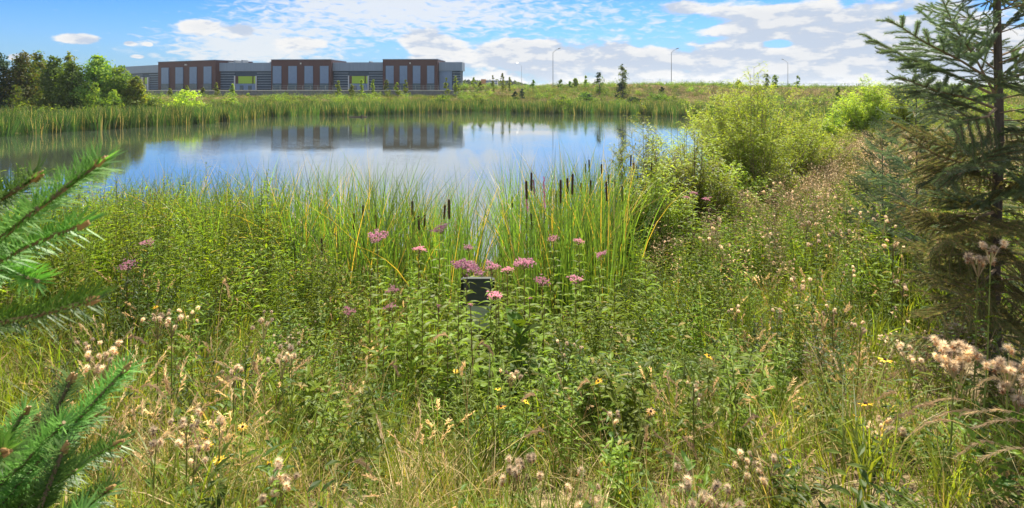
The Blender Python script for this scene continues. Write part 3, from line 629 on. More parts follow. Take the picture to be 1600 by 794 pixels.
# stone retaining wall with pale coping, and the railing on it
WY = 108.5
wt = thing('stone_retaining_wall', 'grey stone retaining wall with pale coping below the long building', 'wall', (X(430, WY), WY, 0))
def wpart(name, parent, x0, x1, y0, y1, z0, z1, key):
    mb = MB(); ox = X(430, WY); mb.box((x0 - ox, y0 - WY, z0), (x1 - ox, y1 - WY, z1), key); return link(name, mb.mesh(name), parent)
x0 = X(205, WY); n = 44; dx = (X(715, WY) - x0) / n
for k in range(n):
    for j in range(3):
        a = x0 + k * dx + (j % 2) * dx * .5; wpart('stone_block', wt, a + .015, a + dx - .015, WY + U(-.03, .03), WY + .6, -.9 + j * .62, -.9 + j * .62 + .605, 'stone')
for k in range(22): wpart('coping', wt, x0 + k * dx * 2, x0 + (k + 1) * dx * 2 - .02, WY - .08, WY + .65, .965, 1.12, 'cap')
rl = thing('metal_railing', 'thin grey metal railing along the wall top before the middle bay', 'railing', (X(430, WY), WY, 0))
xr0, xr1 = X(425, WY), X(708, WY)
for k in range(25):
    xx = xr0 + (xr1 - xr0) * k / 24; wpart('post', rl, xx - .03, xx + .03, WY + .25, WY + .31, 1.12, 2.0, 'steel')
for zz in (1.3, 1.62, 1.95): wpart('rail', rl, xr0, xr1, WY + .26, WY + .30, zz, zz + .045, 'steel')

# ------------------------------------------------------------------ trees, saplings, bushes
def crown_mesh(lobes, n, sz, keys):
    mb = MB()
    for (c, r) in lobes:
        c = Vector(c); m_ = int(n * (r[0] * r[2]) / sum(q[1][0] * q[1][2] for q in lobes))
        cl = []
        for _ in range(max(6, m_ // 22)):
            d = Vector((random.gauss(0, 1), random.gauss(0, 1), random.gauss(0, 1) + .15)).normalized(); k = U(.55, 1.05)
            cl.append((c + Vector((d.x * r[0], d.y * r[1], d.z * r[2])) * k, d, random.choice(keys)))
        for (cc_, d, key) in cl:
            rr = U(.30, .55) * min(r)
            for _ in range(22):
                q = Vector((random.gauss(0, .5), random.gauss(0, .5), random.gauss(0, .4))) * rr * 1.3
                nn = d + Vector((random.gauss(0, .6), random.gauss(0, .6), random.gauss(.4, .6)))
                mb.quadleaf(cc_ + q, nn, sz * U(.6, 1.25), key, .7)
    return mb
def tree(name, label, cat, px, pyt, Y, wpx, keys, group=None, n=2200, trunk=.06, zb=None, sz=.2, squash=.62, low=.12):
    x = X(px, Y); z0 = hz(x, Y) - .05 if zb is None else zb; H = Z(pyt, Y) - z0; W = wpx / F * Y / 2
    t = thing(name, label, cat, (x, Y, z0), group=group)
    mb = MB(); mb.tube([(0, 0, 0), (U(-.1, .1), U(-.1, .1), H * .35), (U(-.15, .15), 0, H * .8)], trunk, trunk * .3, 'bark', 6); link('trunk', mb.mesh('trunk'), t)
    lobes = []; nl = 7 if W > .6 else 3
    for k in range(nl):
        a = k * 2.4; f = (k + .5) / nl; zz = H * (low + (1 - low) * f * .82) ; rad = W * (1 - f * .75) * .55
        lobes.append(((math.cos(a) * rad, math.sin(a) * rad, zz), (W * squash * (1.05 - .45 * f), W * squash * (1.05 - .45 * f), max(H * .17, W * .35) * U(.8, 1.1))))
        m2 = MB(); m2.tube([(0, 0, zz * .55), (math.cos(a) * rad, math.sin(a) * rad, zz)], trunk * .5, trunk * .15, 'bark', 4)
        if W > .6: link('limb', m2.mesh('limb'), t)
    lobes.append(((0, 0, H * .9), (W * .3, W * .3, H * .1)))
    c = link('crown', crown_mesh(lobes, n, sz, keys).mesh('crown'), t); c['kind'] = 'stuff'
    return t
G = 'broadleaf trees beside the building'
for a in [
    ('conifer_tree', 'dark conifer at the far end of the tree clump', 'tree', -4, 80, 60, 44, ['treedark'], None, 2000),
    ('broadleaf_tree', 'yellowing olive broadleaf tree next to the dark conifer', 'tree', 34, 82, 61, 52, ['tree2', 'tree2', 'tree'], G, 2600),
    ('broadleaf_tree', 'tall rounded green tree just behind the yellowing one', 'tree', 58, 80, 64, 40, ['tree', 'tree2'], G, 2200),
    ('broadleaf_tree', 'mid green tree in the middle of the clump behind shrubs', 'tree', 84, 87, 60, 44, ['tree'], G, 2400),
    ('broadleaf_tree', 'thin pale topped tree poking above the clump', 'tree', 108, 80, 66, 26, ['sapling', 'tree2'], G, 900),
    ('broadleaf_tree', 'dense low tree filling the clump below the pale thin top', 'tree', 112, 96, 59, 50, ['tree', 'tree'], G, 2600),
    ('broadleaf_tree', 'largest dense green tree with a domed crown in the clump', 'tree', 152, 87, 60, 66, ['tree', 'tree', 'sapling'], G, 3800),
    ('broadleaf_tree', 'sloping crowned tree between the domed tree and the building', 'tree', 186, 103, 60, 48, ['tree', 'sapling'], G, 2400),
    ('broadleaf_tree', 'small olive tree right in front of the building corner', 'tree', 212, 119, 60, 34, ['tree2', 'sapling'], G, 1500),
]:
    tree(*a[:7], a[7], a[8], n=int(a[9] * 2.6), sz=.27, low=.05, squash=.85)
for px, top, w, lab in ((26, 134, 30, 'pale young shrub at the foot of the yellowing tree'), (62, 142, 26, 'light green shrub with narrow top before the dark trees'), (148, 128, 30, 'bright green shrub before the domed tree'), (176, 140, 34, 'low bush between the domed tree and the olive tree')):
    tree('shrub', lab, 'shrub', px, top, 56, w, ['sapling', 'tree'], 'shrubs at the foot of the trees', 1500, .03, sz=.15, low=.0, squash=.75)
for px, top, w, Y, k, lab in ((293, 141, 70, 62, ['willow', 'sapling'], 'wide pale green willow bush rising from the far reeds'), (240, 152, 46, 58, ['willow', 'tree'], 'low round bush between the willow bush and the tree clump'),
                        (360, 154, 44, 68, ['sapling', 'meadow'], 'low yellow green bush on the far bank below the first bay'), (875, 150, 52, 76, ['tree', 'sapling'], 'round green bush standing at the far waterline'),
                        (690, 149, 44, 84, ['tree', 'sapling'], 'green bush on the far shore below the end bay'), (748, 155, 40, 86, ['sapling', 'tree'], 'low bush on the far shore next to the building end'), (1030, 150, 46, 84, ['tree'], 'dark green bush on the embankment below the second lamp post'),
                        (990, 152, 30, 82, ['tree', 'treedark'], 'small dark bush below the round headed tree'), (915, 146, 36, 88, ['treedark', 'tree'], 'dark bush at the foot of the narrow dark tree')):
    tree('bush', lab, 'bush', px, top, Y, w, k, 'bushes on the far bank', 2600, .04, sz=.24, low=.0, squash=.8)
G = 'young saplings planted before the building'
sp = [(266, 138, 'first bay left corner'), (292, 133, 'second panel of the first bay'), (317, 137, 'third panel of the first bay'), (338, 130, 'right edge of the first bay'), (363, 131, 'left frame of the lime entrance'), (388, 146, 'doors of the lime entrance, low and round'),
      (528, 125, 'cladding right of the middle bay'), (550, 132, 'left frame of the second entrance'), (565, 124, 'second lime entrance, tallest there'), (583, 125, 'cladding right of the second entrance'), (604, 123, 'left corner of the end bay'), (620, 128, 'second gap of the end bay'), (634, 124, 'second panel of the end bay'),
      (697, 121, 'grey wall at the building end'), (712, 119, 'striped wall at the building end')]
for px, top, d in sp: tree('sapling', 'thin young tree in front of the ' + d, 'sapling', px, top, 104 if px > 400 else 100, 7.5, ['sapling'], G, 230, .035, sz=.32, squash=1.0, low=.25)
G = 'young trees along the far embankment'
for px, top, w, k, d in ((740, 121, 8, 0, 'just past the building end'), (751, 127, 7, 0, 'second past the building end'), (770, 118, 6, 0, 'by the small striped building'), (785, 114, 9, 0, 'tallest, pale topped, left of the thin lamp post'), (796, 119, 6, 0, 'slim one left of the thin lamp post'), (833, 124, 8, 1, 'between the two nearest lamp posts'),
                      (876, 124, 9, 1, 'low dark one just right of the tall lamp post'), (890, 127, 8, 1, 'second right of the tall lamp post'), (899, 122, 10, 0, 'pale green before the hill crest'), (915, 118, 6, 0, 'slim one left of the dark trees'), (1016, 145, 9, 2, 'small dark conifer low on the slope'), (1034, 136, 9, 2, 'dark conifer below the far right lamp posts'), (805, 143, 9, 2, 'small dark conifer below the thin lamp post'), (816, 139, 8, 2, 'dark conifer under the thin lamp post')):
    tree('young_tree', ('small tree on the embankment, ' + d), 'tree', px, top, 112 if top < 135 else 96, w, [['sapling'], ['tree'], ['treedark']][k], G, 260, .04, sz=.26, squash=1.0, low=.2)
tree('dark_tree', 'narrow dark pointed tree on the embankment crest', 'tree', 936, 112, 96, 18, ['treedark', 'tree'], None, 900, .07, sz=.24, squash=.8, low=.05)
tree('round_tree', 'dark tree with a lighter rounded head on the embankment', 'tree', 973, 101, 90, 22, ['tree', 'sapling'], None, 900, .08, sz=.24, squash=.85, low=.3)
tree('bush', 'dark foot bush under the round headed tree', 'bush', 969, 128, 89, 20, ['treedark'], None, 500, .05, sz=.24, squash=.8, low=.0)
for px, top, w, d in ((1198, 115, 12, 'left of a pair behind the tall willow'), (1211, 116, 12, 'right of a pair behind the tall willow'), (1246, 117, 9, 'alone right of the last lamp post'), (1310, 135, 10, 'short dark one in the brown field'), (1155, 125, 14, 'just left of the tall willow tip')):
    tree('field_tree', 'slender grey green tree at the field edge, ' + d, 'tree', px, top, 100 if px != 1310 else 60, w, ['tree', 'sapling'], 'trees at the edge of the brown field', 420, .05, sz=.22, squash=.9, low=.1)
# far tree line and the small striped building
mb = MB()
for k in range(900):
    px = U(690, 832); Y = U(300, 340); h = (7.5 - 5.5 * max(0, (px - 800) / 32)) * U(.2, 1); mb.quadleaf((X(px, Y), Y, .8 + h * .62), (U(-1, 1), -1, U(0, 1)), U(1.2, 2.6), 'treedark' if R() < .5 else 'tree', .8)
o = link('far_treeline', mb.mesh('far_treeline')); o['kind'] = 'stuff'; o['label'] = 'dark distant line of trees beyond the building end'
M['orange'] = solid('orange panel', (.50, .22, .12)); M['bluestripe'] = solid('blue stripe', (.10, .16, .35))
sb = thing('small_building', 'small distant building with white and blue stripes and an orange side', 'building', (X(766, 200), 200, 0))
def spart(nm, a, b, c, d, e, f, k):
    mb = MB(); mb.box((a, c, e), (b, d, f), k); link(nm, mb.mesh(nm), sb)
spart('wall', -1.6, 2.6, 0, 6, .5, 4.3, 'white'); spart('side_block', -3.3, -1.6, -.4, 5, .5, 4.6, 'orange')
for k in range(4): spart('stripe', -1.55, 2.55, -.12, 0, 1.6 + k * .7, 1.9 + k * .7, 'bluestripe')
# lamp posts
G = 'street lamps beyond the embankment'
for px, pyt, Y, side, r, lab in ((864, 82, 140, 1, .10, 'tall grey street lamp post with a raised arm above the embankment crest'), (1049, 82, 140, 1, .10, 'street lamp post standing right of the round headed tree'),
                          (1231, 98, 170, -1, .10, 'street lamp post with its arm turned back beside the brown field'), (815, 103, 200, -1, .08, 'thin distant street lamp post near the striped building')):
    x = X(px, Y); zt = Z(pyt, Y); t = thing('street_lamp', lab, 'street lamp', (x, Y, .8), group=G)
    mb = MB(); mb.tube([(0, 0, 0), (0, 0, zt - .8)], r, r * .55, 'steel', 6); link('pole', mb.mesh('pole'), t)
    mb = MB(); mb.tube([(0, 0, zt - .9), (side * .5, 0, zt - .4), (side * 1.3, 0, zt - .8 + .9)], r * .5, r * .35, 'steel', 5); link('arm', mb.mesh('arm'), t)
    mb = MB(); mb.tube([(side * 1.25, 0, zt + .1), (side * 1.9, 0, zt + .28)], .13, .09, 'steel', 5); link('lamp_head', mb.mesh('lamp_head'), t)
# fence along the brown field
fn = thing('field_fence', 'thin pale post and wire fence along the edge of the brown field', 'fence', (X(1300, 150), 150, .6))
pm = MB(); pm.box((-.06, -.06, 0), (.06, .06, 2.1), 'steel'); pme = pm.mesh('post')
xa, xb = X(1170, 150) - X(1300, 150), X(1600, 150) - X(1300, 150)
for k in range(26): link('post', pme, fn, (xa + (xb - xa) * k / 25, 0, 0))
for zz in (1.2, 2.0): mb = MB(); mb.box((xa, -.03, zz), (xb, .03, zz + .05), 'steel'); link('wire', mb.mesh('wire'), fn)

# ------------------------------------------------------------------ willows
def willow(name, label, px, pyt, Y, wpx, n_st=12, n_tw=9, group=None, key='willow', ll=.105):
    n_tw = int(n_tw * 2.3); n_st = int(n_st * 1.3); x = X(px, Y); z0 = max(hz(x, Y), WATER - .1); H = Z(pyt, Y) - z0; W = wpx / F * Y / 2
    t = thing(name, label, 'shrub', (x, Y, z0), group=group); wood = MB(); fol = MB()
    for k in range(n_st):
        a = U(0, 6.28); out = W * math.sqrt(R()) ; h = H * (1 - .45 * (out / W) ** 1.5) * U(.8, 1.0)
        if k == 0: out, h = 0, H
        f = lambda t_: Vector((math.cos(a) * out * t_ ** .9, math.sin(a) * out * t_ ** .9, h * t_ ** 1.1))
        P = [f(q / 6) for q in range(7)]; wood.tube(P, .016, .003, 'twig', 4, False)
        for j in range(n_tw):
            t0 = .22 + .78 * (j + R()) / n_tw; c = f(t0); b = U(0, 6.28); L_ = U(.25, .6) * (1.25 - .6 * t0) * H / 3
            d = Vector((math.cos(b), math.sin(b), U(.5, 1.2))).normalized(); e = c + d * L_; wood.tube([c, e], .004, .0015, 'twig', 3, False)
            m_ = int(L_ / .026)
            for q in range(m_):
                cc_ = c.lerp(e, (q + 1) / m_); g_ = U(0, 6.28); fol.leaf(cc_, Vector((math.cos(g_), math.sin(g_), U(-.5, .7))) + d * .5, ll * U(.7, 1.25), ll * .2, key, U(.1, .5))
    link('stems', wood.mesh('stems'), t); c = link('leaves', fol.mesh('leaves'), t); c['kind'] = 'stuff'; return t
G = 'willow shrubs at the water'
willow('willow_shrub', 'pale willow shrub leaning over the water beside the cattails', 1005, 165, 11.5, 130, 24, 9, G)
willow('willow_shrub', 'willow shrub with open arching tips before the tallest willow', 1070, 166, 12.0, 160, 26, 9, G)
willow('willow_shrub', 'tallest willow with a single spire above the horizon', 1178, 106, 13.4, 230, 48, 12, G)
willow('willow_shrub', 'rounded willow shrub on the field side of the tallest willow', 1250, 145, 14.6, 170, 34, 10, G)
willow('willow_shrub', 'dense dark lower willow near the pink flowers', 1115, 225, 11.6, 170, 28, 9, G)
willow('willow_shrub', 'low willow at the foot of the rounded one', 1195, 228, 12.2, 150, 24, 9, G)
willow('willow_shrub', 'sunlit leafy willow just before the open arching one', 1085, 205, 10.6, 150, 20, 10, G, ll=.12)
willow('willow_shrub', 'airy willow between cattails and the sunlit leafy one', 1025, 200, 9.6, 110, 11, 9, G, ll=.115)
willow('willow_shrub', 'short willow filling the gap beside the right hand cattails', 1035, 265, 9.2, 150, 16, 9, G, ll=.12)
willow('willow_shrub', 'willow between the open arching one and the tallest', 1135, 160, 14.8, 110, 22, 10, G)
G = 'willows behind the spruce'
willow('willow_shrub', 'yellow green willow with a thin upright tip behind the seeding weeds', 1350, 118, 24, 80, 22, 12, G, ll=.16)
willow('willow_shrub', 'rounded willow partly behind the small spruce', 1405, 138, 25, 90, 20, 11, G, ll=.16)
willow('willow_shrub', 'low willow at the edge of the dark reeds', 1300, 165, 26, 60, 12, 9, G, ll=.16)

# ------------------------------------------------------------------ spruces
def needles(mb, P, rad0, ln, per, key, w=.0019, ang=.75, top=True, start=.0):
    P = [Vector(p) for p in P]; seg = [(P[i + 1] - P[i]).length for i in range(len(P) - 1)]; T = sum(seg); n = int(T * per); ga = 0
    for k in range(n):
        s_ = (start + (1 - start) * (k + R()) / n) * T; i = 0
        while i < len(seg) - 1 and s_ > seg[i]: s_ -= seg[i]; i += 1
        d = (P[i + 1] - P[i]).normalized(); c = P[i] + d * s_; a = d.orthogonal().normalized(); b = d.cross(a); ga += 2.4 + U(-.3, .3)
        o_ = a * math.cos(ga) + b * math.sin(ga); 
        if o_.z < -.3 and R() < .5: o_.z *= -.3
        o_.normalize()
        v = (d * math.cos(ang) + o_ * math.sin(ang)).normalized(); l = ln * U(.75, 1.15); sd_ = v.cross(o_).normalized() * w; st = c + o_ * rad0
        mb.add([st - sd_, st + sd_, st + v * l * .6 + sd_ * .9, st + v * l + o_ * l * .03, st + v * l * .6 - sd_ * .9], [(0, 1, 2, 4), (4, 2, 3)], key)
def spruce_branch(sub, key, ln=.029, per=800, sparse=1.0, droopy=0.0):
    """a unit-long branch along +X with side twigs; returns wood mesh, needle mesh"""
    wd, nd = MB(), MB(); main = [(0, 0, 0), (.33, U(-.02, .02), .02), (.66, U(-.03, .03), .0 - droopy * .03), (1, U(-.05, .05), .03)]
    wd.tube(main, .011, .0028, 'twig', 5, False); P = [Vector(p) for p in main]
    needles(nd, P[1:], .004, ln, per * .9, key, start=.15)
    for k in range(sub):
        t = .18 + .8 * (k + .5 * R()) / sub; i = min(int(t * 3), 2); c = P[i].lerp(P[i + 1], t * 3 - i); s_ = 1 if k % 2 else -1; L_ = (.42 * (1.08 - t) + .07) * U(.7, 1.1); a = s_ * U(.55, .95)
        if R() > sparse: continue
        e = c + Vector((math.cos(a) * L_, math.sin(a) * L_, L_ * U(-.25, .12) - droopy * L_ * .5)); m_ = c.lerp(e, .5) + Vector((0, 0, .01)); wd.tube([c, m_, e], .0045, .0016, 'twig', 3, False); needles(nd, [c, m_, e], .002, ln, per, key)
        if L_ > .2:
            for q in (.35, .6):
                c2 = c.lerp(e, q); a2 = a + U(-.9, .9); e2 = c2 + Vector((math.cos(a2), math.sin(a2), U(-.5, .1) - droopy * .4)) * L_ * .4; wd.tube([c2, e2], .002, .001, 'twig', 3, False); needles(nd, [c2, e2], .002, ln, per, key)
    return wd.mesh('branch'), nd.mesh('needles')
BR = {'green': [spruce_branch(13, 'needle') for _ in range(4)], 'old': [spruce_branch(18, 'needleold', .026, 620, 1, .5) for _ in range(4)], 'mix': [spruce_branch(14, 'needle', .027, 650, .95, .2) for _ in range(3)],
      'bare': [spruce_branch(8, 'needleold', .02, 120, .6, .3) for _ in range(2)]}
def put_branch(t, org, base, tip, kind, up=Vector((0, 0, 1)), sc2=None):
    base, tip = Vector(base), Vector(tip); d = tip - base; L_ = d.length; X_ = d.normalized(); Y_ = up.cross(X_).normalized(); Z_ = X_.cross(Y_)
    ro = U(-.9, .9); Y2 = Y_ * math.cos(ro) + Z_ * math.sin(ro); Z2 = X_.cross(Y2)
    m4 = Matrix((X_, Y2, Z2)).transposed().to_4x4(); wme, nme = random.choice(BR[kind])
    b = link('branch', wme, t); b.rotation_euler = m4.to_euler(); b.location = base - org; b.scale = (L_, sc2 or L_, sc2 or L_)
    n_ = link('needles', nme, b); n_['kind'] = 'stuff'; return b
tx, ty = X(1556, 3.2), 3.2; tz = hz(tx, ty) - .02; org = Vector((tx, ty, tz))
spr = thing('spruce_tree', 'ragged spruce with bare upper trunk and brown inner branches at the edge of the slope', 'tree', org)
mb = MB(); TP = [(0, 0, 0), (-.01, 0, .8), (.02, 0, 1.6), (.005, 0, 2.4), (0, 0, 3.1)]; mb.tube([Vector(p) for p in TP], .034, .012, 'bark', 9); link('trunk', mb.mesh('trunk'), spr)
def tr(pyy): return Vector((tx, ty, Z(pyy, ty)))
for by, tpx, tpy, dy, kind in ((150, 1350, 62, .15, 'green'), (130, 1384, 36, -.1, 'green'), (170, 1404, 128, -.25, 'green'), (150, 1470, -12, .0, 'green'), (110, 1430, 18, .3, 'green'), (185, 1425, 178, .3, 'mix'),
                     (262, 1392, 200, .0, 'old'), (285, 1418, 216, -.2, 'old'), (225, 1415, 235, .35, 'mix'), (350, 1405, 322, -.15, 'old'), (330, 1420, 275, .2, 'old'), (400, 1425, 395, -.2, 'old'), (420, 1415, 440, .25, 'old'), (460, 1438, 500, -.2, 'old'), (500, 1450, 560, 0, 'old'),
                     (170, 1480, 210, -.55, 'mix'), (240, 1500, 270, -.6, 'mix'), (330, 1480, 380, -.5, 'old'), (420, 1500, 480, -.5, 'old'), (130, 1610, 80, -.4, 'mix'), (60, 1600, 10, .1, 'green'), (210, 1640, 200, -.4, 'green'), (300, 1620, 300, -.5, 'green'), (380, 1600, 420, -.55, 'old'), (90, 1660, 60, .2, 'green')):
    put_branch(spr, org, tr(by), (X(tpx, ty + dy), ty + dy, Z(tpy, ty + dy)), kind)
for k in range(44):
    zz = tz + .22 + 2.5 * ((k + .5) / 44); a = k * 2.39 + U(-.3, .3); f = (zz - tz) / 2.9; L_ = (.60 - .22 * f) * U(.75, 1.05); el_ = -.25 + .75 * f
    if math.cos(a) < -.75 and 1.3 < zz - tz < 2.0: continue
    put_branch(spr, org, (tx, ty, zz), (tx + math.cos(a) * L_, ty + math.sin(a) * L_, zz + math.sin(el_) * L_), 'old' if f < .55 else random.choice(['mix', 'green', 'mix']))
for k in range(66):
    f = ((k + .5) / 66) ** .85; zz = tz + .06 + 1.55 * f; a = k * 2.39 + U(-.4, .4); L_ = (.60 - .2 * f) * U(.6, 1.0)
    put_branch(spr, org, (tx, ty, zz), (tx + math.cos(a) * L_, ty + math.sin(a) * L_, zz + U(-.22, .12) * L_), 'old' if R() < .8 else 'mix')
for k in range(26):
    zz = Z(U(-40, 330), ty); a = U(0, 6.28); L_ = U(.22, .45); put_branch(spr, org, (tx, ty, zz), (tx + math.cos(a) * L_, ty + math.sin(a) * L_, zz + U(-.02, .3) * L_), random.choice(['green', 'mix', 'mix']))
for k in range(10):
    zz = Z(U(-20, 90), ty); a = U(0, 6.28); put_branch(spr, org, (tx, ty, zz), (tx + math.cos(a) * U(.15, .3), ty + math.sin(a) * .25, zz + U(-.02, .1)), 'bare')
# small spruce behind
def small_spruce(label, px, pyt, Y, H0, n, kinds):
    x = X(px, Y); z0 = hz(x, Y) - .02; H = Z(pyt, Y) - z0; org = Vector((x, Y, z0)); t = thing('young_spruce', label, 'tree', org)
    mb = MB(); mb.tube([(0, 0, 0), (.01, 0, H * .5), (0, 0, H)], .011, .003, 'bark', 6); link('trunk', mb.mesh('trunk'), t)
    for k in range(n):
        f = (k + .5) / n; a = k * 2.39; L_ = H0 * (1 - f) ** .7 * U(.8, 1.1) + .1; zz = z0 + H * (.12 + .85 * f)
        put_branch(t, org, (x, Y, zz), (x + math.cos(a) * L_, Y + math.sin(a) * L_, zz + L_ * (.1 + .7 * f)), random.choice(kinds))
small_spruce('slender young spruce standing behind the ragged one', 1431, 70, 5.4, .55, 46, ['green', 'mix'])
small_spruce('low young spruce among brown weeds beside the willows', 1378, 186, 6.6, .5, 36, ['green'])
# near spruce whose twigs reach in at the edge of the view
org = Vector((-1.15, .62, hz(-1.15, .62))); ns = thing('near_spruce', 'young spruce close to the viewer with blurred green twigs and orange buds', 'tree', org)
mb = MB(); mb.tube([(0, 0, 0), (0, 0, 1.2), (.02, 0, 2.3)], .035, .008, 'bark', 9); link('trunk', mb.mesh('trunk'), ns)
def near_twig(pts, D, ln=.020, per=3300, w=.0007, bud=True):
    P = [Vector((X(a, D + c), D + c, Z(b, D + c))) - org for (a, b, c) in pts]
    wd = MB(); wd.tube(P, .0030, .0018, 'twig', 6); br = link('branch', wd.mesh('branch'), ns)
    nd = MB(); needles(nd, P, .002, ln, per, 'needlenear', w, .98); n_ = link('needles', nd.mesh('needles'), br); n_['kind'] = 'stuff'
    if bud:
        d = (P[-1] - P[-2]).normalized(); bm_ = MB()
        for q in range(4):
            o_ = Vector((U(-1, 1), U(-1, 1), U(-1, 1))) * .0022; bm_.tube([P[-1] + o_ - d * .003, P[-1] + o_ + d * .002, P[-1] + o_ + d * .006], .0026, .0008, 'bud', 6)
        link('bud', bm_.mesh('bud'), br)
near_twig([(-420, 560, .06), (-60, 420, .02), (60, 325, 0), (158, 252, 0)], .44)
near_twig([(-420, 460, .10), (-60, 345, .05), (20, 300, .03), (58, 276, .03)], .46)
near_twig([(-420, 600, .03), (-60, 440, 0), (40, 385, 0), (128, 350, 0)], .46)
near_twig([(-420, 640, .03), (-60, 515, 0), (50, 495, 0), (145, 469, 0)], .47)
near_twig([(-420, 470, .10), (-80, 450, .06), (0, 420, .06), (60, 440, .05)], .48, bud=False)
near_twig([(-420, 1100, .03), (-60, 860, 0), (70, 710, 0), (198, 575, 0)], .56, .019)
near_twig([(-200, 960, .05), (20, 780, .02), (70, 680, 0), (112, 592, 0)], .60, .018)
near_twig([(-420, 1100, .03), (-60, 860, 0), (90, 745, 0), (186, 692, 0)], .58, .018)
near_twig([(-420, 1000, .0), (-160, 800, -.04), (-40, 720, -.02), (8, 706, -.04)], .50, .02)
near_twig([(-420, 1200, .03), (-60, 930, 0), (90, 820, 0), (172, 764, 0)], .55, .018)
near_twig([(-420, 1000, .06), (-60, 760, .03), (10, 690, .03), (40, 640, .03)], .58, .018)
near_twig([(-420, 1250, .04), (-60, 1000, .02), (60, 880, .0), (130, 800, .0)], .5, .02, bud=False)
near_twig([(-300, 1000, .03), (-40, 790, .0), (30, 730, .0), (100, 660, .0)], .54, .019, bud=False)
near_twig([(-200, 900, .08), (0, 730, .04), (60, 720, .04), (150, 650, .04)], .6, .018)
near_twig([(-200, 900, .08), (0, 800, .04), (30, 730, .04), (60, 655, .04)], .6, .018)
near_twig([(-300, 1100, .02), (-20, 850, .0), (60, 800, .0), (100, 700, .0)], .52, .019)
near_twig([(-200, 1000, .06), (0, 820, .0), (60, 770, .0), (120, 735, .0)], .54, .018, bud=False)
for k in range(16):      # the rest of its crown, outside the picture
    f = (k + .5) / 16; a = PI * .75 + U(0, 1) * PI * 1.0; zz = .2 + 1.9 * f; L_ = .5 * (1.1 - f)
    put_branch(ns, org, org + Vector((0, 0, zz)), org + Vector((math.cos(a) * L_, math.sin(a) * L_, zz + L_ * .3)), 'green')

# ------------------------------------------------------------------ flowers one can count
def solve(px, py, Y): return X(px, Y), Z(py, Y)
LEAF = []
for k in range(4):
    mb = MB(); l = 1.0; vs = []; n = 5
    for i in range(n + 1):
        t = i / n; w = .13 * math.sin(PI * min(1, t ** .75)) ** .9 + (.002 if t < 1 else 0); z = .22 * t - .42 * t * t * (1 + .2 * k)
        vs += [(t, -w, z + .04 * (w > .02)), (t, 0, z - .01), (t, w, z + .04 * (w > .02))]
    mb.add(vs, [(3 * i + j, 3 * i + j + 1, 3 * i + j + 4, 3 * i + j + 3) for i in range(n) for j in (0, 1)], 'lance' if k % 2 else 'weed'); LEAF.append(mb.mesh('leaf'))
def head_mesh(r, sub=7):
    mb = MB()
    for k in range(sub):
        a = k * 2.4; q = r * math.sqrt((k + .3) / sub) * .85; c = Vector((math.cos(a) * q, math.sin(a) * q, -.25 * q * q / r + U(-.1, .1) * r)); mb.tube([(0, 0, -r * .7), c], .0015, .001, 'redstem', 3, False)
        for j in range(9):
            o_ = c + Vector((random.gauss(0, .16), random.gauss(0, .16), random.gauss(.05, .1))) * r; mb.tuft(o_, r * .19, 6, 'pink', .22, .5)
    return mb.mesh('flower_head')
HEADS = [head_mesh(.075, 10), head_mesh(.055, 7), head_mesh(.095, 14)]
def joe_pye(px, py, Y, label, big=0, whorl=True, side=None):
    x, zt = solve(px, py, Y); z0 = hz(x, Y) - .05; H = zt - z0 + .02; t = thing('joe_pye_weed', label, 'flower', (x, Y, z0), U(0, 6), 'pink flowering joe pye weeds')
    lean = U(-.05, .05); mb = MB(); mb.tube([(0, 0, 0), (lean * .4, 0, H * .5), (0, 0, H)], .005, .0028, 'redstem', 5, False); link('stem', mb.mesh('stem'), t)
    if whorl:
        n = max(3, int(min(H, .95) / .085)); 
        for k in range(n):
            zz = H - .06 - k * .085; f = k / n
            for j in range(4):
                a = j * PI / 2 + k * .8 + U(-.2, .2); L_ = (.055 + .10 * min(1, f * 2.2)) * U(.85, 1.15); lf = link('leaf', random.choice(LEAF), t, (lean * .4 * (1 - abs(zz / H - .5) * 2), 0, zz), (0, U(-.5, 0.0), a), L_)
    me = HEADS[{0: 1, 1: 0, 2: 2}[big]]; link('flower_head', me, t, (0, 0, H), (U(-.3, .3), U(-.3, .3), U(0, 6)), U(1.1, 1.45))
    return t
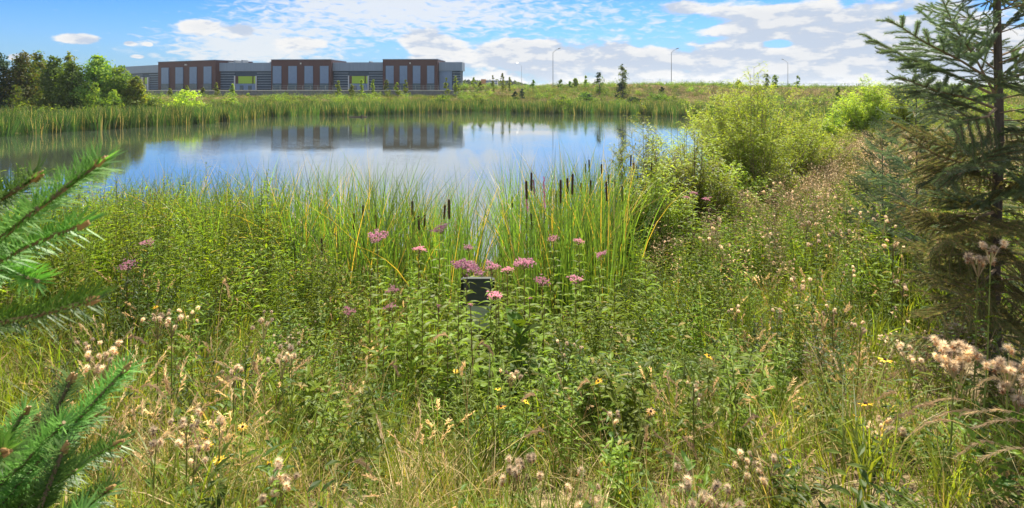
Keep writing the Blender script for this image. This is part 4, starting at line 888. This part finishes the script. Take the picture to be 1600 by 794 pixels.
for px, py, Y, big, w, lab in (
    (590, 371, 5.2, 1, 1, 'joe pye weed with a full pink head in front of the leftmost yellow reeds'), (655, 391, 5.4, 0, 1, 'joe pye weed with a flat pink head left of the tallest one'), (688, 359, 5.4, 1, 1, 'joe pye weed with the highest pink head before the reeds'),
    (730, 419, 4.6, 2, 1, 'joe pye weed with the widest pink head just over the bench top'), (768, 418, 4.7, 0, 1, 'joe pye weed with a small pink head right above the bench edge'), (819, 413, 4.7, 1, 1, 'joe pye weed with a double pink head right of the bench'),
    (848, 442, 4.6, 0, 1, 'joe pye weed with a low pink head right of the double one'), (775, 464, 4.4, 0, 1, 'short joe pye weed flowering against the bench back'), (612, 456, 4.6, 0, 1, 'joe pye weed with a pale pink head above big green leaves'), (608, 482, 4.5, 0, 1, 'small joe pye weed just under the pale headed one'),
    (545, 488, 4.5, 0, 1, 'low joe pye weed with a bright flat head at the dark gap'), (230, 382, 4.8, 0, 1, 'joe pye weed blooming near the spruce twigs'), (200, 417, 4.6, 0, 1, 'small joe pye weed beside the one near the spruce twigs'), (938, 400, 5.2, 0, 1, 'joe pye weed with a small head on the cattail side of the slope'),
    (900, 438, 4.9, 0, 1, 'joe pye weed with a faded low head left of the slope'), (865, 375, 5.8, 0, 1, 'joe pye weed with a dull pink head among the cattail stems'), (733, 389, 5.6, 0, 1, 'joe pye weed with a small head behind the widest one'), (905, 379, 5.6, 0, 1, 'joe pye weed with a tiny head below the tall cattails'),
    (1083, 303, 8.4, 0, 1, 'distant joe pye weed with the widest head against the willows'), (1104, 312, 8.3, 0, 1, 'distant joe pye weed at the right of the pair by the willows'), (1072, 310, 8.6, 0, 1, 'distant joe pye weed at the left edge of the willow pair'),
    (793, 424, 4.8, 0, 1, 'joe pye weed with a tiny head between bench and double head'), (735, 480, 3.6, 0, 1, 'leafy joe pye weed not quite open before the bench'), (685, 482, 4.2, 0, 1, 'leafy joe pye weed in bud left of the bench'), (828, 470, 4.0, 0, 1, 'broad leafy joe pye weed in bud right of the bench')):
    t = joe_pye(px, py, Y, lab, big, w)
    if 'in bud' in lab or 'not quite' in lab:
        for c in t.children:
            if c.name.startswith('flower_head'): c.scale = (.35,) * 3
# leafy companions without flowers
def leafy_stalk(px, py, Y, label, step=.05, lmin=.05, lmax=.15):
    x, zt = solve(px, py, Y); z0 = hz(x, Y) - .05; H = zt - z0; t = thing('leafy_stalk', label, 'plant', (x, Y, z0), U(0, 6), 'tall leafy stalks around the bench')
    mb = MB(); mb.tube([(0, 0, 0), (U(-.03, .03), U(-.03, .03), H)], .005, .002, 'redstem', 5, False); link('stem', mb.mesh('stem'), t)
    for k in range(int(min(H, .8) / step)):
        for j in range(2): link('leaf', random.choice(LEAF), t, (0, 0, H - .01 - k * step), (0, U(-.6, -.1), j * PI + k * 1.6 + U(-.2, .2)), min(lmax, lmin + k * .018))
for px, py, Y, lab in ((716, 462, 3.9, 'tall leafy stalk right before the bench'), (700, 505, 3.7, 'leafy stalk left of the bench foot'), (808, 452, 4.0, 'bright leafy stalk against the right end of the bench'), (845, 480, 4.1, 'leafy stalk leaning beside the bright one'), (640, 470, 4.3, 'leafy stalk under the flat pink head'), (575, 430, 4.6, 'leafy stalk under the full pink head'),
                  (660, 455, 4.4, 'slim leafy stalk under the highest pink head'), (595, 500, 4.0, 'leafy stalk below the pale pink head'), (1010, 395, 5.2, 'pale leafy stalk at the left foot of the slope'), (960, 430, 5.0, 'leafy stalk between cattails and slope'), (880, 460, 4.7, 'leafy stalk below the faded head'), (770, 520, 3.7, 'short leafy stalk over the bench seat'), (722, 478, 4.2, 'second leafy stalk crossing the left side of the bench'), (784, 458, 4.3, 'leafy stalk at the right edge of the bench back'), (748, 500, 4.0, 'leafy stalk in front of the middle bench boards'), (732, 540, 3.7, 'low leafy stalk at the left foot of the bench'), (766, 555, 3.6, 'low leafy stalk at the right foot of the bench'), (716, 448, 4.5, 'leafy stalk with a bare top at the left bench corner'), (727, 452, 4.9, 'leafy stalk rubbing the left end of the bench back'), (774, 446, 4.9, 'leafy stalk rubbing the right end of the bench back'), (738, 520, 4.4, 'bushy stalk before the lower bench board'), (420, 265, 7.0, 'tall thin stalk rising over the water'), (408, 290, 6.8, 'leafy stalk beside the tall thin one')):
    leafy_stalk(px, py, Y, lab)
# big leaved dock beside the bench
x, zt = solve(812, 545, 3.9); z0 = hz(x, 3.9); t = thing('broad_leaf_plant', 'dark broad leaved plant in the shade right of the bench', 'plant', (x, 3.9, z0))
BL_ = MB(); vs = []; n = 6
for i in range(n + 1):
    q = i / n; w = .28 * math.sin(PI * min(1, q ** .8)) + .01; zz = .35 * q - .55 * q * q; vs += [(q, -w, zz + .05), (q, 0, zz), (q, w, zz + .05)]
BL_.add(vs, [(3 * i + j, 3 * i + j + 1, 3 * i + j + 4, 3 * i + j + 3) for i in range(n) for j in (0, 1)], 'weed2'); blm = BL_.mesh('leaf')
for k in range(16): link('leaf', blm, t, (0, 0, .05 + .04 * k), (0, U(-.9, -.2), k * 2.4), U(.16, .26))

# bench seen from behind
by = 5.3; bx = X(746, by); bz = hz(bx, by); bn = thing('park_bench', 'dark green slatted bench facing the pond, almost swallowed by plants', 'bench', (bx, by, bz))
def bpt(nm, lo, hi, k, rx=0, loc=(0, 0, 0)):
    mb = MB(); mb.box(lo, hi, k); o = link(nm, mb.mesh(nm), bn, loc, (rx, 0, 0)); return o
zt = Z(436, by) - bz
M['board_shaded'] = solid('bench board shaded', (.035, .045, .04), (.05, .06, .05), 9, .7, stretch=(.3, 4, 4))  # same bench boards again, with their shade put into a darker colour
bpt('top_rail', (-.14, -.02, -.01), (.14, .03, .01), 'board_shaded', 0, (0, 0, zt))
bpt('back_board', (-.13, -.012, -.23), (.13, .012, 0), 'board_shaded', -.10, (0, 0, zt - .012))
bpt('back_board', (-.13, -.016, -.215), (.13, .016, 0), 'board_lit', -.55, (0, -.02, zt - .25))
bpt('seat_board', (-.13, -.02, -.25), (.13, .30, .02), 'board_shaded', 0, (0, .04, zt - .47))
bpt('back_board', (-.13, -.016, -.21), (.13, .016, 0), 'board_lit', -.5, (0, -.02, zt - .70))
for sx in (-.14, .14): bpt('leg', (sx - .02, -.03, -zt - .2), (sx + .02, .03, 0), 'benchsteel', 0, (0, .06, zt - .02))

# cattails with brown spikes
SP = MB(); prof = [(0, .003), (.01, .010), (.03, .0125), (.19, .0125), (.205, .010), (.212, .002)]
for i in range(len(prof) - 1): SP.tube([(0, 0, prof[i][0]), (0, 0, prof[i + 1][0])], prof[i][1], prof[i + 1][1], 'spike', 8, False)
spm = SP.mesh('spike'); tm = MB(); tm.tube([(0, 0, .21), (.003, 0, .30)], .0022, .001, 'drystem', 4); tm = tm.mesh('spike_tip')
CL = []
for k in range(4):
    mb = MB(); mb.blade((.015, 0, 0), U(-.5, .5), 1, .016, U(.05, .25), 'cattail', 7, twist=1); CL.append(mb.mesh('leaf'))
cats_px = [(477, 333, 347), (553, 333, 359), (567, 320, 343), (545, 341, 357), (588, 335, 360), (594, 341, 358), (610, 329, 342), (615, 345, 362), (644, 314, 337), (648, 330, 352), (655, 337, 360), (663, 333, 355), (694, 320, 343), (702, 311, 343), (503, 372, 400), (523, 355, 370), (704, 367, 385), (537, 405, 422), (324, 330, 342), (400, 338, 350),
           (823, 282, 312), (830, 269, 299), (876, 280, 318), (869, 298, 320), (894, 271, 305), (887, 278, 303), (915, 256, 270), (921, 249, 270), (940, 256, 275), (951, 272, 288), (922, 281, 305), (948, 283, 315), (942, 298, 310), (801, 307, 325), (831, 333, 359), (846, 325, 342), (823, 345, 365), (985, 242, 260), (990, 254, 265), (1018, 254, 266), (961, 283, 292), (908, 285, 300), (973, 290, 315)]
lm = {(702, 311): 'tallest cattail spike on the left side of the gap', (503, 372): 'low cattail spike standing alone in front of the reeds', (876, 280): 'thickest cattail spike in the right hand cluster', (894, 271): 'dark cattail spike just right of the thickest one', (830, 269): 'taller of two close cattail spikes beside the pink loosestrife', (823, 282): 'lower of two close cattail spikes beside the loosestrife',
      (921, 249): 'cattail spike rising highest against the blue water', (831, 333): 'cattail spike standing low below the loosestrife', (985, 242): 'cattail spike half hidden at the willow', (644, 314): 'highest spike in the middle group of cattails', (567, 320): 'cattail spike rising above the left cattail group', (477, 333): 'lone far left cattail spike near the leafy weeds'}
ORD = 'first second third fourth fifth sixth seventh eighth ninth tenth eleventh twelfth thirteenth fourteenth fifteenth sixteenth seventeenth eighteenth nineteenth twentieth'.split()
cats_px.sort(); lg = [c for c in cats_px if c[0] < 720]; rg = [c for c in cats_px if c[0] >= 720]
for px, y0, y1 in cats_px:
    h = y1 - y0; Y = min(10.5, max(6.4, F * .212 / max(h, 16))); Y = min(Y, 7.2) if h > 22 else min(Y, 9.5)
    x = X(px, Y); z0 = max(hz(x, Y), WATER - .1); zt = Z(y1, Y); H = zt - z0
    lab = lm.get((px, y0)) or (('%s brown cattail from the left in the group left of the water gap' % ORD[lg.index((px, y0, y1))]) if px < 720 else ('%s brown cattail from the willow end in the right hand group' % (ORD + ['twenty first', 'twenty second', 'twenty third', 'twenty fourth'])[len(rg) - 1 - rg.index((px, y0, y1))]))
    t = thing('cattail', lab, 'cattail', (x, Y, z0), U(0, 6), 'cattails left of the gap' if px < 720 else 'cattails right of the gap')
    mb = MB(); mb.tube([(U(-.05, .05), U(-.05, .05), 0), (U(-.02, .02), 0, H * .5), (0, 0, H + .01)], .005, .0035, 'cattail', 5, False); link('stem', mb.mesh('stem'), t)
    rx, ry = U(-.05, .05), U(-.05, .05); sc = (y1 - y0) / F * Y / .212
    s_ = link('spike', spm, t, (0, 0, H), (rx, ry, 0), (U(.9, 1.25), U(.9, 1.25), sc))
    link('spike_tip', tm, t, (0, 0, H + .212 * (sc - 1)), (rx, ry, 0))
    for k in range(4): link('leaf', CL[k], t, (0, 0, 0), (U(-.06, .06), U(-.06, .06), U(0, 6.28)), (1, 1, (H + .1) * U(.8, 1.12)))
# magenta loosestrife
LM = MB()
for k in range(40): LM.tuft((U(-.008, .008), U(-.008, .008), k * .005), .014, 4, 'magenta', .35)
LM = LM.mesh('flower_spike')
for px, py, lab in ((835, 280, 'pink loosestrife spike just right of two cattails'), (850, 276, 'tallest pink loosestrife among the cattails'), (851, 300, 'pink loosestrife below the tallest one'), (824, 305, 'short faded loosestrife left of the others')):
    Y = 7.0; x, zt = solve(px, py, Y); z0 = hz(x, Y); t = thing('loosestrife', lab, 'flower', (x, Y, z0), group='pink loosestrife among the cattails'); mb = MB(); mb.tube([(0, 0, 0), (0, 0, zt - z0 - .02)], .003, .002, 'stem', 4, False); link('stem', mb.mesh('stem'), t); link('flower_spike', LM, t, (0, 0, zt - z0 - .20), (U(-.1, .1), U(-.1, .1), 0))
    for k in range(10): link('leaf', random.choice(LEAF), t, (0, 0, .4 + k * .12), (0, U(-.7, -.2), k * 2.4), .06)
# black-eyed susans
PM = MB()
for k in range(11):
    a = k * 2 * PI / 11; ca, sa = math.cos(a), math.sin(a); P = lambda r, w, z: (ca * r - sa * w, sa * r + ca * w, z); d = U(-.006, .004); PM.add([P(.005, 0, 0), P(.012, -.0042, .001), P(.024, -.003, d), P(.028, 0, d * 1.4), P(.024, .003, d), P(.012, .0042, .001)], [(0, 1, 2, 3, 4, 5)], 'petal')
PM = PM.mesh('petals'); CM = MB(); [CM.tube([(0, 0, a), (0, 0, b)], r0, r1, 'cone', 8) for a, b, r0, r1 in ((-.002, .004, .007, .007), (.004, .009, .007, .003))]; CM = CM.mesh('cone')
G = 'yellow daisies in the near grass'
for px, py, Y, s_, lab in ((1383, 563, 2.9, 1.25, 'open black eyed susan on the straw patch before the spruce'), (1353, 632, 2.6, 1.25, 'black eyed susan lower down in the straw patch'), (1470, 677, 2.5, .6, 'tiny yellow flower between spruce and arching dry grass'), (1338, 650, 2.6, .6, 'small yellow petals just left of the lower black eyed susan'),
                 (1107, 557, 3.0, .9, 'yellow daisy seen side on amid the slope grass'), (935, 596, 2.8, .8, 'yellow daisy in the grass below the bench side'), (783, 636, 2.6, .9, 'yellow daisy under the pale thistle near the bench'), (778, 608, 2.8, .7, 'small yellow daisy just above another by the bench'), (822, 628, 2.7, .7, 'small yellow daisy beside a nodding seed head'), (1017, 643, 2.5, .8, 'yellow daisy half hidden in the middle grass'),
                 (322, 686, 2.4, 1.0, 'yellow daisy upper of two next to the pale thistles'), (323, 697, 2.4, 1.0, 'yellow daisy lower of two next to the pale thistles'), (342, 719, 2.3, .9, 'yellow daisy just below the pale thistle cluster'), (379, 667, 2.5, .8, 'lone yellow daisy right of the pale thistles'), (421, 727, 2.3, 1.0, 'yellow daisy beside a white thistle puff at the bottom'), (122, 613, 2.4, .9, 'yellow flower behind the spruce twigs'), (243, 480, 3.4, .6, 'tiny yellow daisy above the thistle row'), (712, 580, 3.0, .6, 'tiny yellow daisy left of the dark gap')):
    x, zt = solve(px, py, Y); z0 = hz(x, Y); t = thing('yellow_daisy', lab, 'flower', (x, Y, z0), U(0, 6), G); H = zt - z0
    mb = MB(); mb.tube([(U(-.06, .06), U(-.06, .06), 0), (U(-.02, .02), 0, H * .6), (0, 0, H)], .0022, .0014, 'stem', 4, False); link('stem', mb.mesh('stem'), t)
    r = (U(.1, .5), U(-.2, .2), 0) ; h_ = link('petals', PM, t, (0, 0, H), r, s_); link('cone', CM, t, (0, 0, H), r, s_)
    for k in range(5): link('leaf', random.choice(LEAF), t, (0, 0, H * (.3 + .13 * k)), (0, U(-.8, -.2), k * 2.4), .045)
# thistles that stand out
FH = []
for k in range(5):
    mb = MB(); r = .015; n = 150 + 25 * k
    mb.tuft((0, 0, .004), r, n, 'fluff', .05, .35); mb.tuft((.3 * r, 0, -.004), r * .8, 60, 'fluff', .05, 0); mb.tuft((0, 0, -.008), r * .7, 26, 'husk', .16, -.4); FH.append(mb.mesh('seed_head'))
TL = []
for k in range(3):
    mb = MB(); vs = []
    for i in range(9):
        q = i / 8; w = (.10 + (.10 if i % 2 else 0)) * math.sin(PI * min(1, q ** .7)) + .01; zz = .3 * q - .55 * q * q; vs += [(q, -w, zz + .07 * (i % 2)), (q, 0, zz), (q, w, zz + .07 * (i % 2))]
    mb.add(vs, [(3 * i + j, 3 * i + j + 1, 3 * i + j + 4, 3 * i + j + 3) for i in range(8) for j in (0, 1)], 'weed2' if k else 'weed'); TL.append(mb.mesh('leaf'))
def thistle(px, py, Y, n, spread, label, sc=1.0, tall=True):
    x, zt = solve(px, py, Y); z0 = hz(x, Y) - .02; H = zt - z0; t = thing('thistle', label, 'thistle', (x, Y, z0), group='thistles gone to seed')
    mb = MB(); lean = U(-.05, .05); mb.tube([(lean, 0, 0), (lean * .3, 0, H * .5), (0, 0, H * .97)], .0045, .002, 'stem', 5, False); tips = []
    for k in range(n):
        a = k * 2.4; q = spread * math.sqrt((k + .4) / n); e = Vector((math.cos(a) * q, math.sin(a) * q * .7, H + U(-.7, .35) * spread)); mb.tube([(0, 0, max(.05, H - spread * 1.6)), e * .6 + Vector((0, 0, (H - spread * .9) * .4)), e], .002, .0012, 'drystem', 3, False); tips.append(e)
    link('stem', mb.mesh('stem'), t)
    for e in tips: link('seed_head', random.choice(FH), t, e, (U(-.7, .7), U(-.7, .7), U(0, 6)), sc * U(.75, 1.3))
    for k in range(min(9, int(H / .07))): link('leaf', random.choice(TL), t, (lean * .4, 0, H * .9 - k * .07 - .08), (0, U(-.7, .1), k * 2.4), U(.045, .085))
for px, py, Y, n, sp_, sc, lab in (
    (160, 548, 2.3, 12, .09, 1.1, 'thistle with a dense tan cluster beside the spruce twigs'), (140, 535, 2.7, 5, .06, .9, 'small thistle behind the dense tan cluster'), (246, 492, 3.1, 6, .09, 1.0, 'thistle with six loose heads against dark leaves'), (268, 498, 3.0, 6, .07, 1.1, 'thistle right of the loose headed one'), (297, 487, 3.4, 6, .07, .9, 'thistle with small tan heads at the left edge of dry grass'),
    (292, 660, 2.2, 6, .07, 1.1, 'thistle with white puffs in the lower left grass'), (245, 680, 2.1, 3, .04, 1.1, 'two puff thistle close to the spruce twig tips'), (305, 695, 2.1, 7, .07, 1.0, 'ragged pinkish thistle beside the yellow daisies'), (343, 658, 2.3, 1, .01, 1.4, 'single white puff thistle above the daisies'), (412, 498, 3.3, 7, .08, 1.0, 'pinkish thistle just left of the cattail leaves'), (440, 555, 2.9, 6, .08, 1.1, 'thistle with round buff heads in the dark grass'), (455, 545, 3.0, 5, .06, .9, 'thistle with round buff heads beside another'), (365, 575, 2.7, 6, .06, .9, 'pale thistle in the left dry grass'),
    (432, 755, 1.95, 9, .07, 1.2, 'thistle clump at the very bottom left of centre'), (434, 722, 2.1, 1, .01, 1.5, 'single grey white thistle puff by a yellow daisy'), (798, 578, 2.8, 6, .06, .95, 'pinkish thistle right of the bench foot'), (880, 540, 3.2, 3, .06, .8, 'thistle with sparse white heads beyond the bench'), (905, 536, 3.3, 3, .05, .8, 'thistle with a single bright puff beyond the bench'), (960, 648, 2.4, 4, .04, .9, 'thistle with pale puffs in the centre grass'), (1083, 600, 2.6, 4, .05, .8, 'white headed thistle on the middle slope'), (1088, 625, 2.6, 4, .04, .8, 'thistle directly under the white headed one'), (1070, 732, 2.1, 3, .05, 1.2, 'thistle with two white puffs near the bottom'),
    (1090, 765, 1.95, 8, .08, 1.3, 'thistle with brown and white heads at the bottom edge'), (1130, 780, 1.9, 7, .06, 1.4, 'brightest white thistle clump at the bottom edge'), (1200, 720, 2.15, 10, .11, 1.0, 'wide brown thistle clump on the straw patch'), (1160, 725, 2.15, 6, .07, .9, 'brown thistle left of the wide clump'), (820, 725, 2.1, 6, .07, 1.1, 'thistle with dull heads in the bottom centre'), (805, 735, 2.05, 5, .05, 1.1, 'thistle with orange brown heads in the bottom centre'), (920, 760, 2.0, 8, .1, 1.0, 'low brown thistle clump at the bottom centre'),
    (1490, 545, 2.2, 15, .075, 1.5, 'large fluffy thistle mass in front of the spruce shade'), (1500, 560, 2.25, 8, .08, 1.2, 'brown headed thistle under the large fluffy mass'), (1575, 560, 2.1, 12, .08, 1.4, 'fluffy thistle at the edge of the view by the spruce trunk'), (1590, 600, 2.1, 8, .07, 1.3, 'drooping thistle below the one by the trunk'), (1528, 395, 2.5, 9, .07, 1.2, 'tall thistle with brown tufts against the spruce'), (1548, 385, 2.45, 6, .05, 1.2, 'tall thistle with upright tufts beside another against the spruce'), (1420, 550, 2.7, 7, .06, 1.1, 'pale thistle between daisies and the large fluffy mass'), (1385, 670, 2.4, 9, .08, 1.1, 'buff thistle above the arching dry grass'), (1370, 660, 2.45, 5, .05, 1.0, 'wispy thistle left of the buff one'),
    (1345, 505, 3.2, 5, .06, .9, 'thistle with pink tan heads on the upper straw patch'), (1300, 480, 3.6, 5, .06, .9, 'small thistle beside the green gap on the slope'), (1395, 375, 4.2, 6, .08, 1.1, 'thistle on the slope just left of the spruce'), (1380, 340, 4.8, 6, .1, 1.1, 'upper thistle on the slope left of the spruce'), (1340, 330, 5.4, 6, .1, 1.1, 'thistle with flat topped cluster on the upper slope'), (1405, 245, 7.0, 9, .16, 1.5, 'pinkish feathery thistle below the willow tips'), (1378, 250, 7.5, 7, .14, 1.4, 'feathery thistle left of the pinkish one'),
    (1310, 360, 5.2, 6, .1, 1.1, 'white topped thistle in the middle of the slope'), (1275, 375, 5.2, 6, .09, 1.1, 'thistle with bright tuft at mid slope'), (1250, 440, 4.0, 7, .08, 1.1, 'tan thistle before dark leaves at mid slope'), (1205, 290, 7.4, 6, .12, 1.2, 'thistle at the edge of the willows, upper'), (1235, 305, 7.2, 6, .1, 1.1, 'thistle just below the willow edge'), (1165, 300, 8.0, 5, .1, 1.2, 'thistle touching the rounded willow leaves'), (1120, 345, 6.6, 8, .14, 1.2, 'brown dry umbel like thistle below the willow'), (1135, 385, 5.8, 7, .12, 1.1, 'second brown thistle below the willow'), (1105, 370, 6.0, 6, .1, 1.1, 'left brown thistle under the pink flowers'),
    (1060, 378, 6.0, 4, .07, .9, 'small white thistle left of the brown ones'), (1035, 380, 5.8, 4, .06, .9, 'small buff thistle beside the leafy stalk'), (1260, 350, 6.0, 6, .1, 1.1, 'thistle cluster in the upper middle of the slope'), (1290, 300, 7.0, 6, .12, 1.2, 'brown topped thistle in the seeding patch'), (1330, 420, 4.4, 5, .07, 1.0, 'thistle right of mid slope near the spruce'), (1410, 440, 3.6, 5, .06, 1.0, 'thistle half hidden by low spruce boughs'), (1215, 490, 3.6, 4, .05, .8, 'tiny headed thistle in bright green leaves'), (1150, 480, 3.8, 5, .06, .9, 'thistle among tall grass left of the green gap')):
    thistle(px, py, Y, n, sp_, lab, sc)
# nodding seed grasses
def nod_grass(px, py, Y, dx, dz, label, heads=1, fat=.035, key='seed'):
    """(px, py) is the top of the arc; dx, dz where the drooping tip lies from it, in metres"""
    x, zt = solve(px, py, Y); bx_ = x - dx * U(1.6, 3.0); z0 = hz(bx_, Y); H = zt - z0; t = thing('nodding_grass', label, 'grass stalk', (bx_, Y, z0), group='arching dry grass stalks'); ax = x - bx_
    P = [Vector((ax * q ** 1.6, 0, H * (1 - (1 - q) ** 1.7))) for q in (0, .25, .5, .75, .9, 1)] + [Vector((ax + dx * .5, 0, H - dz * .25)), Vector((ax + dx, 0, H - dz))]
    mb = MB(); mb.tube(P, .0016, .0007, 'straw', 4, False); link('stem', mb.mesh('stem'), t)
    mb = MB(); seed_panicle(mb, P[-4:], 80, fat * .75, key, .035); seed_panicle(mb, P[-4:], 36, fat * .35, key, .16); link('seed_head', mb.mesh('seed_head'), t)
    mb = MB(); mb.blade((0, 0, 0), PI if dx < 0 else 0, H * .6, .006, .5, 'straw', 5); link('leaf', mb.mesh('leaf'), t)
for px, py, Y, dx, dz, lab in ((752, 536, 2.6, .05, .045, 'feathery nodding grass head over the bench gap'), (725, 570, 2.5, -.01, .03, 'tufted grass head on a long slanting straw by the bench'), (695, 522, 2.9, -.05, .02, 'pale drooping grass head left of the bench'), (612, 568, 2.7, .03, .05, 'nodding grass head in the centre left weeds'), (1010, 690, 2.2, .0, -.05, 'upright feathery grass head in the centre grass'), (832, 616, 2.5, -.04, .02, 'bristly nodding head beside the small daisies'), (918, 595, 2.7, -.04, .03, 'bristly nodding head left of the centre daisy'), (845, 672, 2.3, -.05, .02, 'nodding head over the lower centre grass'), (350, 440, 3.2, .03, .08, 'thin arching stalk above the left thistles'), (205, 525, 2.6, .06, .03, 'arching stalk beside the dense tan thistle'), (370, 590, 2.5, -.06, .05, 'drooping dry stalk in the left dry patch'),
                        (1490, 622, 2.2, -.12, .03, 'uppermost of the arching straw plumes before the spruce'), (1450, 630, 2.2, -.09, .05, 'second arching straw plume before the spruce'), (1510, 640, 2.1, -.12, .03, 'third arching straw plume, flatter than the rest'), (1560, 640, 2.05, -.14, .02, 'thick straw plume running out of the view'), (1580, 655, 2.0, -.13, .03, 'pale thick straw plume under the first thick one'), (1470, 655, 2.1, -.1, .05, 'lower straw plume curving to the ground'), (1420, 645, 2.25, -.08, .04, 'thin straw plume beside the buff thistle'), (1590, 700, 1.95, -.13, .04, 'straw plume low at the corner of the view'), (1540, 690, 2.0, -.1, .05, 'short straw plume low before the spruce'), (1395, 612, 2.4, -.06, .03, 'small straw plume beneath the open black eyed susan'), (1530, 560, 2.4, .08, .05, 'thin arching stalk in the dark spruce shade'), (1555, 590, 2.3, -.08, .04, 'dry stalk crossing the dark spruce shade'), (1180, 650, 2.3, -.04, .04, 'pale seed head standing over the straw patch'), (560, 720, 2.1, .05, .05, 'short nodding head low in the centre left'), (230, 600, 2.3, .07, .05, 'arching straw beside the spruce twig tips')):
    nod_grass(px, py, Y, dx, dz, lab)
# driftwood lying in the water on the far side
fl = MB(); fl.tube([(-1.1, 0, .02), (-.3, .1, .06), (.5, 0, .05), (1.0, .1, .02)], .05, .09, 'bark', 6); fl.tube([(.2, 0, .05), (.6, -.1, .28)], .08, .05, 'bark', 6); fl.tube([(-.4, 0, .04), (-.5, .1, .16)], .04, .02, 'bark', 5)
t = thing('floating_log', 'dark broken log floating near the far shore below the middle bay', 'log', (X(560, 66), 66, WATER), me=fl.mesh('floating_log'))

# ------------------------------------------------------------------ air
hm = bpy.data.materials.new('air'); hm.use_nodes = True; hn = hm.node_tree; hn.nodes.clear()
pv = N(hn, 'ShaderNodeVolumePrincipled'); pv.inputs['Density'].default_value = .00025; pv.inputs['Color'].default_value = (.86, .92, 1, 1); pv.inputs['Anisotropy'].default_value = .55
ho = N(hn, 'ShaderNodeOutputMaterial'); hn.links.new(pv.outputs[0], ho.inputs['Volume']); M['air'] = hm
mb = MB(); mb.box((-1700, -100, -6), (1700, 2600, 16), 'air'); o = link('haze', mb.mesh('haze')); o['kind'] = 'stuff'
